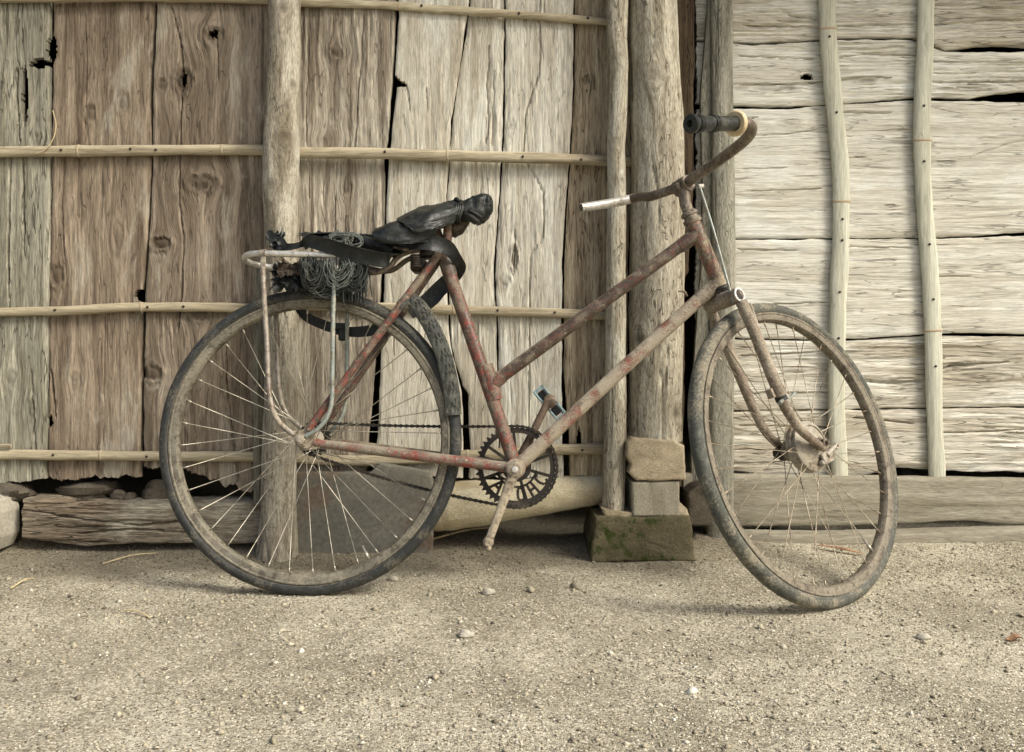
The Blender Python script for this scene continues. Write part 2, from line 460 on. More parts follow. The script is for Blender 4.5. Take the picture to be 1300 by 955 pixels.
v = m.mapped((1, 1, 1))
a = m.noise(v, 3.2, 6, .6, .2); b = m.noise(v, 420, 3, .7); c2 = m.noise(v, 34, 5, .65)
vo = m.vor(v, 330); vo2 = m.vor(v, 150)
c = m.mix(m.ramp(a, .35, .65), (.29, .265, .195), (.49, .455, .35))
c = m.mix(m.ramp(c2, .35, .7, 0, .5), c, (.28, .25, .18))
sepc = m.n('ShaderNodeSeparateColor'); m.l(vo.outputs['Color'], sepc.inputs[0])
c = m.mix(1.0, c, m.gray(m.ramp(sepc.outputs[0], 0, 1, .55, 1.45, False)), 'MULTIPLY')
c = m.mix(m.ramp(sepc.outputs[1], .9, .96), c, (.72, .66, .54))
c = m.mix(m.ramp(sepc.outputs[2], .9, .96), c, (.14, .115, .08))
c = m.mix(1.0, c, m.gray(m.ramp(b, .25, .75, .75, 1.25, False)), 'MULTIPLY')
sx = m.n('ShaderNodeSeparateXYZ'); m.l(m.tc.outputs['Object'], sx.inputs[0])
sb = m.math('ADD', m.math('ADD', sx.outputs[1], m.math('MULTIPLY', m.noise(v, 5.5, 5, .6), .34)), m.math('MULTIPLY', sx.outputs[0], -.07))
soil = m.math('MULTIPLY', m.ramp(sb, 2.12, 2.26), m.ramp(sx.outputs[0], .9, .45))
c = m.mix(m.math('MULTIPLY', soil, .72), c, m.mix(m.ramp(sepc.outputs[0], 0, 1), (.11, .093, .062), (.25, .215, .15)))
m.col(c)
hh = m.math('ADD', m.math('MULTIPLY', m.math('SUBTRACT', 1.0, vo.outputs['Distance']), 1.0), m.math('ADD', m.math('MULTIPLY', b, .5), m.math('MULTIPLY', c2, 1.2)))
m.bump(hh, .6, .003)
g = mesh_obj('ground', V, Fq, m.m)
g['kind'] = 'structure'

# loose grit: tens of thousands of tiny stones, one object
def grit(name, n, xr, yr, size, seed, mat):
    r = np.random.default_rng(seed)
    x = r.uniform(*xr, n); y = yr[0] + (yr[1] - yr[0]) * r.random(n) ** 1.25
    dens = fbm(x * 3, y * 3, seed + 3, 3)
    k = r.random(n) < np.clip(.25 + 1.5 * (dens - .3), .1, 1); x = x[k]; y = y[k]; n = len(x)
    s = np.clip(size * np.exp(r.normal(0, .45, n)), size * .4, size * 5)
    oc = np.array([[1, 0, 0], [-1, 0, 0], [0, 1, 0], [0, -1, 0], [0, 0, 1], [0, 0, -1]], float)
    P = oc[None] * (s[:, None] * r.uniform(.7, 1.3, (n, 3)) * np.array([1, 1, .7]))[:, None, :]
    P += r.normal(0, .22, (n, 6, 3)) * s[:, None, None]
    an = r.uniform(0, 6.28, n); ca, sa = np.cos(an)[:, None], np.sin(an)[:, None]
    X = P[..., 0] * ca - P[..., 1] * sa + x[:, None]; Y = P[..., 0] * sa + P[..., 1] * ca + y[:, None]
    Z = P[..., 2] + (gz(x, y) + .3 * s)[:, None]
    Vv = np.stack([X, Y, Z], -1).reshape(-1, 3)
    fo = np.array([[0, 2, 4], [2, 1, 4], [1, 3, 4], [3, 0, 4], [2, 0, 5], [1, 2, 5], [3, 1, 5], [0, 3, 5]])
    Ff = (fo[None] + 6 * np.arange(n)[:, None, None]).reshape(-1, 3)
    me = bpy.data.meshes.new(name)
    me.vertices.add(len(Vv)); me.vertices.foreach_set('co', Vv.ravel())
    me.loops.add(len(Ff) * 3); me.loops.foreach_set('vertex_index', Ff.ravel().astype(np.int32))
    me.polygons.add(len(Ff)); me.polygons.foreach_set('loop_start', (np.arange(len(Ff)) * 3).astype(np.int32))
    me.update(calc_edges=True)
    at = me.attributes.new('tone', 'FLOAT_COLOR', 'POINT')
    pal = np.array([[.44, .39, .28], [.52, .47, .345], [.33, .29, .205], [.60, .555, .43], [.23, .2, .145], [.72, .69, .58], [.14, .125, .095]])
    w = np.array([.26, .26, .18, .12, .1, .04, .04]); ci = r.choice(len(pal), n, p=w)
    pal = pal * .88
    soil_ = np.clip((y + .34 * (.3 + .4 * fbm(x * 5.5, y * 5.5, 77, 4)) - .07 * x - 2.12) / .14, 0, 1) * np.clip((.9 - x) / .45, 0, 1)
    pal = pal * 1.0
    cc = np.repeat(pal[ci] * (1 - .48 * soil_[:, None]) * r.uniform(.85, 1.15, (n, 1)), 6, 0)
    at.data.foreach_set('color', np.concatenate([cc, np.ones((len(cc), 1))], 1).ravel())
    me.materials.append(mat)
    o = bpy.data.objects.new(name, me); scene.collection.objects.link(o)
    o['kind'] = 'stuff'
    return o
m = NT('grit_stone', .9, .15)
at = m.n('ShaderNodeAttribute'); at.attribute_name = 'tone'
m.col(at.outputs['Color'])
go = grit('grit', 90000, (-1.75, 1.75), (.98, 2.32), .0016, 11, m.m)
tag(go, 'loose sandy grit and tiny pebbles covering the ground', 'grit')
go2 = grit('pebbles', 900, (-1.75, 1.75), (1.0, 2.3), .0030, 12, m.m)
tag(go2, 'small scattered pebbles lying in the sandy grit', 'pebbles')

# ------------------------------------------------------------------ shed: planks
def interp(tab, t):
    tab = sorted(tab); return np.interp(t, [q[0] for q in tab], [q[1] for q in tab])

def plank(parent, mat, depth, L, R, t0, t1, horiz=False, thick=.018, ragged=(0, 0), holes=(), cracks=(), relief=.002, seed=0,
          step=(1.5, 3.6), edge=1.4, name='plank', end0=None, end1=None, coarse=12, warp=.004, knots=()):
    """board in photo pixels at a given distance. L,R: [(t,s)] the two long edges; t along the grain, s across it.
    end0,end1: [(s,t)] optional shape of the two ends; cracks: ([(t,s,width)], depth)"""
    ta = np.linspace(t0, t1, max(4, int(abs(t1 - t0) / step[1])) + 1)
    if not horiz and t0 < -40:      # sparse rows above the picture
        ta = np.concatenate([np.linspace(t0, -30, 22)[:-1], np.linspace(-30, t1, max(4, int((t1 + 30) / step[1])) + 1)])
    tm = ta
    wid = np.mean(interp(R, tm) - interp(L, tm))
    nu = max(5, int(wid / step[0]))
    u = np.linspace(0, 1, nu + 1); vv = (ta - t0) / (t1 - t0)
    smid = interp(L, np.array([t1]))[0] + u * (interp(R, np.array([t1])) - interp(L, np.array([t1])))[0]
    e1 = (interp(end1, smid) if end1 else t1) + ragged[1] * 2 * (fbm(u * wid / 9, 0 * u, seed + 71, 4, .65) - .5)
    smid0 = interp(L, np.array([t0]))[0] + u * (interp(R, np.array([t0])) - interp(L, np.array([t0])))[0]
    e0 = (interp(end0, smid0) if end0 else t0) + ragged[0] * 2 * (fbm(u * wid / 9, 0 * u, seed + 72, 4, .65) - .5)
    T = e0[:, None] + (e1 - e0)[:, None] * vv[None, :]
    el = interp(L, T) + edge * 2 * (fbm(T / 22, 0 * T, seed + 5, 4, .6) - .5)
    er = interp(R, T) + edge * 2 * (fbm(T / 22, 0 * T + 7, seed + 6, 4, .6) - .5)
    S = el + (er - el) * u[:, None]
    wav = 3 * (fbm(S / 60, T / 120, seed + 9, 3) - .5)
    Sg = S + wav; ST = 0 * S; KB = 0 * S
    for kx, ky, krx, kry, kst in knots:
        ks, kt, rs_, rt_ = (ky, kx, kry, krx) if horiz else (kx, ky, krx, kry)
        ds, dt = S - ks, T - kt
        Sg = Sg - ds / (np.abs(ds) + rs_ * .35) * rs_ * .75 * np.exp(-(ds / (rs_ * 2.6)) ** 2 - (dt / (rt_ * 2.2)) ** 2)
        rr = np.sqrt((ds / rs_) ** 2 + (dt / rt_) ** 2) * (.7 + .6 * fbm(S / 4, T / 4, seed + 55, 3))
        ST = np.maximum(ST, kst * np.clip(1.35 - rr, 0, 1)); KB = KB + kst * .005 * np.exp(-(rr - .9) ** 2 * 3) * np.sin(rr * 7)
    fib = fbm(Sg / 2.4, T / 60, seed + 1, 3, .65)
    mid = fbm((Sg + wav) / 9, T / 110, seed + 2, 3, .55)
    rmask = .25 + 1.6 * np.clip((fbm(S / 45, T / (130 if horiz else 60), seed + 21, 3) - .42) * 3.5, 0, 1)
    D = depth - relief * rmask * (1.5 * (fib - .5) + 1.7 * (mid - .5)) - KB - warp * 2 * (fbm(S / 90, T / 260, seed + 3, 2) - .5)
    du = np.minimum(S - el, er - S)
    D = D + .004 * np.exp(-du / 1.8)
    for pts, dep in cracks:
        ts = [p[0] for p in pts]; 
        sc = np.interp(T, ts, [p[1] for p in pts]) + 1.6 * (fbm(T / 9, 0 * T, seed + 40, 3) - .5)
        wc = np.interp(T, ts, [p[2] for p in pts]) * ((T >= ts[0]) & (T <= ts[-1]))
        q = np.clip(1 - np.abs(S - sc) / np.maximum(wc * .5 + .35, 1e-3), 0, 1) * (wc > 0)
        D = D + dep * np.sqrt(q)
    XX, YY = (T, S) if horiz else (S, T)
    P = np.stack([(XX - CX) * depth / F_PX, D, CAM_H - (YY - CY) * depth / F_PX], -1)
    n0, n1 = P.shape[:2]
    idx = np.arange(n0 * n1).reshape(n0, n1)
    q = np.stack([idx[:-1, :-1], idx[:-1, 1:], idx[1:, 1:], idx[1:, :-1]], -1).reshape(-1, 4)
    if horiz: q = q[:, ::-1]
    if holes:
        Xc = XX.ravel()[q].mean(1); Yc = YY.ravel()[q].mean(1); keep = np.ones(len(q), bool)
        for hx, hy, rx, ry in holes:
            rr = ((Xc - hx) / rx) ** 2 + ((Yc - hy) / ry) ** 2
            keep &= rr * (.65 + .8 * fbm(Xc / 2.5, Yc / 2.5, seed + 33, 2)) > 1
        q = q[keep]
    Vf = P.reshape(-1, 3)
    e = np.concatenate([q[:, [0, 1]], q[:, [1, 2]], q[:, [2, 3]], q[:, [3, 0]]])
    key = np.sort(e, 1) @ np.array([n0 * n1, 1])
    uq, inv, cnt = np.unique(key, return_inverse=True, return_counts=True)
    be = e[cnt[inv] == 1]
    bv = np.unique(be); mp = -np.ones(n0 * n1, int); mp[bv] = np.arange(len(bv)) + len(Vf)
    GR = np.stack([Sg * depth / F_PX, 0 * S + seed * .37, T * depth / F_PX], -1).reshape(-1, 3)
    STf = ST.ravel()
    Vb = Vf[bv].copy(); Vb[:, 1] = depth + thick
    side = np.stack([be[:, 1], be[:, 0], mp[be[:, 0]], mp[be[:, 1]]], 1)
    return mesh_obj(name, np.vstack([Vf, Vb]), np.vstack([q, side]), mat, parent, True, sharp=48, grain=np.vstack([GR, GR[bv] + np.array([0, .02, 0])]), stain=np.concatenate([STf, STf[bv]]))

def cane(parent, pts, wpx, depth, mat, name='batten', flat=.7, nodes=(), nails=(), seed=0, horiz=True):
    """split bamboo cane: pts in pixels, wpx = visible width in pixels"""
    P, W = spline([(p[0], p[1], 0) for p in pts], np.full(len(pts), wpx / 2.0), 10)
    n = len(P)
    s = np.concatenate([[0], np.cumsum(np.linalg.norm(np.diff(P, axis=0), axis=1))])
    W = W * (1 + .10 * (fbm(s / 40, 0 * s, seed, 3) - .5) * 2)
    P = P + (np.stack([0 * s, s * 0 + 1, 0 * s], 1) if horiz else np.stack([s * 0 + 1, 0 * s, 0 * s], 1)) * (1.6 * (fbm(s / 70, 0 * s + 3, seed + 1, 3) - .5))[:, None]
    for nd in nodes:
        W = W * (1 + .09 * np.exp(-((s - nd) / 3.0) ** 2))
    mb = MB()
    pw = np.array([px(p[0], p[1], depth) for p in P])
    mb.tube(pw, W * depth / F_PX, 14, True, flat=((0, 1, 0), flat))
    o = mb.build(name, mat, parent, True, sharp=50)
    for nd in nodes:
        i = int(np.argmin(abs(s - nd)))
        j = min(max(i, 1), n - 2); tdir = (P[j + 1] - P[j - 1]); tdir /= np.linalg.norm(tdir)
        pts_ = [px(*(P[i][:2] + tdir[:2] * d), depth) for d in (-1.6, -.6, .6, 1.6)]
        r_ = W[i] * depth / F_PX * np.array([1.0, 1.05, 1.05, 1.0])
        k = MB(); k.tube(pts_, r_, 14, True, flat=((0, 1, 0), flat)); k.build('node', M['node'], o)
    for nd in nails:
        i = int(np.argmin(abs(s - nd)))
        pc = px(P[i][0], P[i][1] + random.uniform(-1.5, 1.5), depth); pc[1] -= W[i] * depth / F_PX * flat + .0005
        k = MB(); k.lathe(pc, (1, 0, 0), (0, 0, 1), (0, 1, 0), [(.0005, -.002), (.0034, -.0016), (.0036, .001), (.003, .006)], 8, False)
        k.build('nail', M['nail'], o)
    return o

YW = 2.19
wall = thing('plank_wall', (0, YW, 0), 'weathered shed wall of upright brown and pale planks with cane battens', 'wall')
P1R = [(-330, 63), (75, 62), (80, 61), (300, 62), (420, 59), (640, 57)]
plank(wall, M['p_brown'], YW + .004, [(-330, -420), (640, -420)], [(-330, -272), (640, -270)], -330, 612, step=(5, 16), seed=90, ragged=(0, 5))
plank(wall, M['p_mid'], YW, [(-330, -268), (640, -267)], [(-330, -122), (640, -125)], -330, 612, step=(5, 16), seed=91, ragged=(0, 5))
plank(wall, M['p_grey'], YW - .002, [(-330, -119), (640, -121)], P1R, -330, 612, ragged=(0, 3), end1=[(-119, 618), (0, 613), (58, 608)],
      holes=[(64, 62, 6, 19), (52, 80, 13, 6), (44, 82, 8, 5), (31, 120, 5, 40)], seed=1, relief=.003,
      cracks=[([(88, 21, 1), (120, 20, 3), (180, 25, 1)], .016), ([(195, 13, 2), (330, 9, 2.5), (400, 12, .5)], .012), ([(200, 28, 2), (290, 30, 3), (330, 31, .5)], .012), ([(470, 40, 1), (580, 45, 1.5)], .006)], knots=[(48, 172, 6, 5, .5), (14, 480, 8, 12, .5), (40, 520, 5, 14, .5)])
P2R = [(-330, 197), (0, 196.5), (20, 195.5), (60, 193), (118, 190), (200, 192), (300, 187), (370, 180), (480, 179), (640, 177)]
plank(wall, M['p_brown'], YW + .004, [(-330, 66), (75, 67), (200, 65), (420, 62), (640, 60)], P2R, -330, 606, ragged=(0, 7), seed=2, relief=.0025,
      holes=[(178, 376, 8, 9), (63, 535, 4, 9), (66, 62, 6, 19)], cracks=[([(470, 64, 2), (490, 66, 3), (530, 70, 1)], .012), ([(190, 80, .8), (260, 78, 1.2), (330, 82, .6)], .006), ([(20, 108, .5), (80, 110, 1.2), (180, 107, .6)], .005), ([(380, 133, .6), (590, 131, 1)], .005)], knots=[(115, 143, 7, 12, .6), (157, 130, 8, 14, .5), (72, 350, 9, 14, .7), (95, 480, 8, 8, .4), (150, 300, 8, 20, .35)])
P3L = [(-330, 201), (0, 200), (18, 199), (60, 197.5), (112, 193.5), (200, 194), (300, 189), (370, 184), (480, 182.5), (640, 180.5)]
plank(wall, M['p_brown2'], YW - .001, P3L, [(-330, 352), (640, 352)], -330, 612, ragged=(0, 8), end1=[(180, 594), (225, 598), (250, 600), (288, 616), (320, 622), (352, 620)],
      seed=3, relief=.0028, holes=[(271, 43, 6.5, 5.5), (233, 101, 5, 10)],
      cracks=[([(8, 218, .8), (40, 226, 1.6), (60, 230, 1.4), (95, 232, 2)], .01), ([(110, 231, 2), (160, 229, 1.6), (250, 227, 1.4), (300, 232, 1.4), (350, 232, 1.4), (420, 226, 1)], .009), ([(48, 275, 1.5), (100, 277, .6)], .008),
              ([(430, 288, .8), (480, 287, 1.6), (540, 293, 2.4), (612, 302, 2)], .012)], knots=[(271, 44, 15, 11, .75), (233, 102, 12, 17, .8), (206, 107, 7, 8, .6), (205, 309, 14, 8, .9), (256, 232, 20, 11, .8), (192, 474, 14, 10, .8), (255, 400, 14, 8, .6), (246, 12, 14, 8, .4)])
plank(wall, M['p_mid'], YW, [(-330, 366), (640, 366)], [(-330, 514), (0, 502.5), (20, 502), (60, 501), (108, 497), (180, 492), (205, 486), (235, 489), (300, 487), (450, 477), (600, 464), (640, 461)], -330, 620, ragged=(0, 5), seed=4, relief=.004,
      cracks=[([(20, 462, .8), (100, 456, 1.6), (190, 450, 1)], .008), ([(250, 425, .6), (360, 427, 1.2), (480, 424, 1)], .006), ([(40, 392, .8), (150, 388, 1.3), (250, 392, .8)], .006)], knots=[(427, 66, 9, 7, .85), (416, 178, 9, 6, .4), (440, 238, 7, 10, .4)])
P5L = [(-330, 518), (0, 506), (18, 506), (50, 505), (60, 503), (100, 502), (108, 504), (200, 494), (240, 491), (330, 490), (440, 484), (480, 483), (600, 477), (640, 475)]
plank(wall, M['p_light'], YW - .003, P5L, [(-330, 590), (0, 596), (150, 573), (300, 563), (360, 567), (440, 571), (500, 587), (640, 588)], -330, 606, ragged=(0, 4), seed=5, relief=.002,
      holes=[(504, 104, 5, 6), (509, 107, 8, 3)],
      cracks=[([(108, 516, 1.2), (125, 519, 1.2), (140, 521, .4)], .007), ([(112, 541, 1.4), (140, 543, .6)], .007), ([(360, 497, .6), (450, 500, 1)], .005)])
plank(wall, M['p_light'], YW + .002, [(-330, 592), (0, 598), (150, 575), (300, 564.5), (360, 570), (440, 573.5), (490, 587), (500, 594), (570, 597), (640, 593)],
      [(-330, 645), (20, 640), (175, 638), (240, 634), (340, 627), (440, 631), (640, 634)], -330, 606, ragged=(0, 4), seed=6, relief=.003,
      cracks=[([(60, 621, .6), (110, 618, 1.6), (160, 620, 2.2), (182, 617, .6)], .008), ([(170, 566, .6), (230, 564, 1.2), (330, 562, .5)], .004), ([(95, 627, 1.6), (185, 624, .8)], .007)])
plank(wall, M['p_light2'], YW - .002, [(-330, 647), (20, 642), (175, 640), (240, 636), (340, 629), (440, 633), (640, 636)],
      [(-330, 729), (0, 728), (105, 727.5), (200, 723), (262, 718), (330, 714), (480, 713), (640, 716)], -330, 606, ragged=(0, 4), seed=7, relief=.0022,
      cracks=[([(-60, 688, .8), (20, 685, 1.3), (90, 685, 1.4), (140, 668, 1.6), (200, 664, 1.4), (225, 680, 1.2), (245, 690, 1.6), (300, 690, 1.2), (325, 673, 1.4), (400, 672, 1.6), (604, 671, 1.2)], .009),
              ([(290, 654, .8), (325, 653, 2.5), (345, 652, .8)], .008)], knots=[(653, 327, 5, 16, .9), (641, 356, 8, 8, .5), (650, 160, 5, 10, .4)])
plank(wall, M['p_tan'], YW + .003, [(-330, 731), (0, 730), (105, 729.5), (200, 725), (262, 720), (330, 717), (480, 716), (540, 722), (640, 724)], [(-330, 779), (640, 776)], -330, 604, ragged=(0, 3), seed=8, relief=.0015,
      holes=[(735, 560, 2.6, 20)], cracks=[([(285, 735, 1), (330, 734, 1)], .004), ([(340, 740, .6), (480, 742, 1), (600, 744, 1)], .004)], knots=[(744, 102, 7, 6, .7)])
plank(wall, M['p_tan'], YW - .012, [(-330, 776), (640, 772)], [(-330, 800), (60, 800), (100, 803), (140, 806), (200, 804), (320, 798), (640, 795)], -330, 604, seed=9, relief=.0015)
plank(wall, M['p_dark'], YW + .06, [(-330, 850), (640, 850)], [(-330, 884), (0, 882), (130, 881), (230, 881), (300, 876), (345, 874), (352, 869), (470, 869), (640, 866)], -330, 618, seed=10, relief=.002)

# cane battens across the upright planks (parts of the wall)
YB = YW - .012
cane(wall, [(-420, 2), (-100, -1), (0, -2), (200, -3), (350, 0)], 11, YB, M['bam_h'], nodes=(300,), seed=1)
cane(wall, [(-420, 200), (-100, 195), (0, 193.5), (90, 192), (200, 191), (290, 190.5), (350, 191)], 14, YB, M['bam_h'], nodes=(706, 520), nails=(500, 590, 620), seed=2)
cane(wall, [(-420, 402), (-100, 398), (0, 396), (90, 394), (180, 390), (270, 390), (350, 392)], 12, YB, M['bam_h'], nodes=(600,), nails=(488, 613, 655), seed=3)
cane(wall, [(-420, 580), (-100, 578), (0, 577), (100, 578), (200, 579.5), (350, 580)], 13, YB, M['bam_h'], nodes=(550, 700), nails=(486, 607), seed=4)
cane(wall, [(-60, 571), (-20, 568), (14, 566)], 5, YB - .01, M['bam_h'], seed=14)
cane(wall, [(366, 4), (420, 5), (500, 7), (560, 12), (640, 17), (700, 22), (778, 28)], 10, YB, M['bam_h'], nodes=(140,), nails=(168, 295, 380), seed=5)
cane(wall, [(366, 194), (480, 195), (560, 198), (640, 199.5), (720, 202), (811, 206)], 14, YB - .010, M['bam_h'], nodes=(205,), nails=(122, 295, 376), seed=6)
cane(wall, [(366, 388), (480, 390), (560, 393), (640, 395), (720, 398), (796, 403)], 12, YB, M['bam_h'], nodes=(210,), nails=(264, 340), seed=7)
cane(wall, [(366, 582), (470, 585), (560, 581), (640, 576), (700, 572), (780, 570)], 14, YB, M['bam_h'], nodes=(230,), nails=(375, 330), seed=8)

# right-hand wall of horizontal boards
YR = 2.30
rwall = thing('board_wall', (.9, YR, 0), 'bleached pale wall of rough horizontal boards with two upright bamboo strips', 'wall')
XE = 1760
def hb(mat, Ltab, Rtab, seed, x0=884, x1=1345, holes=(), cracks=(), relief=.004, dd=0., edge=1.6, ragged=(3, 0), knots=()):
    # long edges are top (L) and bottom (R), t runs along x
    plank(rwall, mat, YR + dd, Ltab, Rtab, x0, x1, True, holes=holes, cracks=cracks, relief=relief, seed=seed, edge=edge, ragged=ragged, warp=.006, step=(1.3, 4.0), knots=knots)
    l_end = interp(Ltab, np.array([x1]))[0]; r_end = interp(Rtab, np.array([x1]))[0]
    plank(rwall, mat, YR + dd, [(x1 + 2, l_end), (XE, l_end)], [(x1 + 2, r_end), (XE, r_end)], x1 + 2, XE, True, relief=relief, seed=seed + 500, step=(5, 16))
hb(M['h_pale2'], [(880, -330), (1345, -330)], [(880, -205), (1345, -203)], 21)
hb(M['h_pale'], [(880, -202), (1345, -200)], [(880, -62), (1345, -60)], 22)
hb(M['h_pale2'], [(880, -58), (1345, -57)], [(880, 50), (960, 54), (1070, 47), (1160, 47), (1200, 63), (1240, 58), (1280, 57), (1345, 60)], 23,
   cracks=[([(940, 32, 1), (1040, 34, 1.5)], .008), ([(1062, 33, 1.2), (1160, 31, 1.5)], .008), ([(1070, 4, 1), (1090, 3, 1.2)], .006), ([(1180, 33, 1), (1250, 27, 1.6), (1300, 26, .8)], .008), ([(990, 10, 1), (1002, 18, 2), (1040, 26, 1)], .008)], relief=.005)
hb(M['h_pale'], [(880, 53), (960, 57), (1070, 50), (1160, 50), (1200, 66), (1230, 66), (1270, 66), (1345, 65)],
   [(880, 130), (940, 134), (1000, 135), (1070, 130.5), (1110, 127), (1160, 123.5), (1230, 124), (1265, 119), (1300, 116), (1345, 112)], 24, holes=[(1025, 97, 8, 5)],
   cracks=[([(940, 107, 2), (1000, 106, 2.2), (1050, 104, 1)], .012), ([(1066, 101, 1.4), (1095, 98, 2), (1130, 98, .8)], .012), ([(940, 71, 1), (1040, 74, 1.6)], .009), ([(1065, 72, 1), (1100, 68, 2), (1165, 70, 1)], .01), ([(1182, 104, 1.5), (1250, 104, 2.2), (1345, 102, 2)], .012), ([(1182, 78, 1), (1345, 80, 1.3)], .006), ([(1182, 93, .8), (1240, 93, 1.4)], .006), ([(1120, 60, .8), (1150, 58, 1.5)], .007)], relief=.005, knots=[(1100, 103, 12, 3, .6), (1230, 110, 30, 3, .6), (980, 112, 34, 4, .5)])
hb(M['h_pale'], [(880, 138), (940, 137), (1000, 138), (1070, 131.5), (1110, 130), (1160, 127), (1230, 128), (1265, 129), (1300, 129), (1345, 130)],
   [(880, 302), (950, 303), (1060, 302), (1180, 302), (1240, 299), (1345, 292)], 25,
   cracks=[([(940, 150, 1.4), (960, 149, 1)], .01), ([(950, 172, 1), (1000, 170, 1.6), (1040, 164, .8)], .007), ([(1070, 142, 1), (1130, 144, 1.5)], .007), ([(940, 215, 1), (1000, 213, 1.3)], .006), ([(945, 243, 1), (1040, 240, 1.5)], .008), ([(1072, 200, 1), (1100, 200, 1.4)], .006), ([(1230, 199, .8), (1290, 180, 1.3), (1345, 178, .6)], .005)], relief=.002, knots=[(1202, 206, 10, 3, .7), (1005, 155, 14, 4, .4), (1130, 262, 9, 3, .6)])
hb(M['h_pale'], [(880, 304), (950, 305), (1060, 303.5), (1180, 303.5), (1240, 302), (1345, 297)],
   [(880, 428), (1060, 431), (1100, 430), (1180, 423.5), (1240, 423), (1345, 424)], 26, cracks=[([(940, 317, 1.6), (1010, 318, 1)], .01), ([(1062, 313, 1), (1160, 315, 1.4)], .007), ([(940, 388, 1), (1050, 384, 1.2)], .007), ([(1190, 351, 1.2), (1230, 351, 1.2)], .006)], relief=.002)
hb(M['h_pale2'], [(880, 430), (1060, 433), (1100, 431.5), (1180, 425.5), (1240, 427), (1345, 427)],
   [(880, 522), (1345, 516)], 27, cracks=[([(940, 452, 1), (1050, 446, 1.5)], .008), ([(1080, 482, 3), (1130, 487, 5), (1170, 484, 2)], .01), ([(1190, 470, 2), (1210, 464, 4), (1280, 460, 2)], .01), ([(940, 500, 1.4), (1060, 498, 1.4)], .009)], relief=.0038, edge=1.0, dd=.003, knots=[(1213, 465, 12, 5, .5), (1150, 485, 26, 6, .6), (1010, 470, 30, 5, .5), (1250, 478, 34, 5, .4)])
hb(M['h_pale2'], [(880, 523.5), (1345, 517.5)],
   [(880, 592), (960, 602), (1050, 606), (1100, 603), (1140, 594), (1200, 598), (1345, 600)], 28, cracks=[([(940, 540, 1.4), (1060, 543, 1.6)], .01), ([(1080, 530, 2), (1160, 538, 2)], .01), ([(1195, 550, 1.4), (1300, 546, 2)], .012), ([(940, 570, 1), (1060, 575, 1.6)], .009)], relief=.0038, dd=-.002)
cane(rwall, [(1043, -330), (1047, -100), (1050, 0), (1052, 60), (1059, 130), (1066, 200), (1068, 250), (1067, 320), (1064, 370), (1063, 430), (1062, 520), (1066, 612)], 22, YR - .014, M['bam_v'], 'bamboo_strip', .42, (366, 588), (380, 472, 612, 640, 700, 760), 31, False)
cane(rwall, [(1182, -330), (1178, -100), (1176, 0), (1174, 70), (1171, 130), (1171, 200), (1174, 270), (1180, 340), (1184, 420), (1186, 500), (1190, 610)], 21, YR - .014, M['bam_v'], 'bamboo_strip', .42, (510, 750), (464, 538, 640, 712, 800), 32, False)

# dark space behind the boards: back wall, sides and roof of the shed
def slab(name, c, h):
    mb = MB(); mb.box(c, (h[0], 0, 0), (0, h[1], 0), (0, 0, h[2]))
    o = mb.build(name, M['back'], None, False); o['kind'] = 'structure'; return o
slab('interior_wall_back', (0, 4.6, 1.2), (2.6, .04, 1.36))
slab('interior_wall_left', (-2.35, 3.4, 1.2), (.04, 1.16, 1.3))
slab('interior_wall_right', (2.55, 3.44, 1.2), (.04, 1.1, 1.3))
mb = MB(); mb.bbox((0.1, 3.16, 2.40), (2.75, 0, 0), (0, 1.46, .16), (0, -.004, .035), .3)  # unseen front overhang added to block skylight over the wall foot
rf = mb.build('roof', M['back'], None, False); rf['kind'] = 'structure'

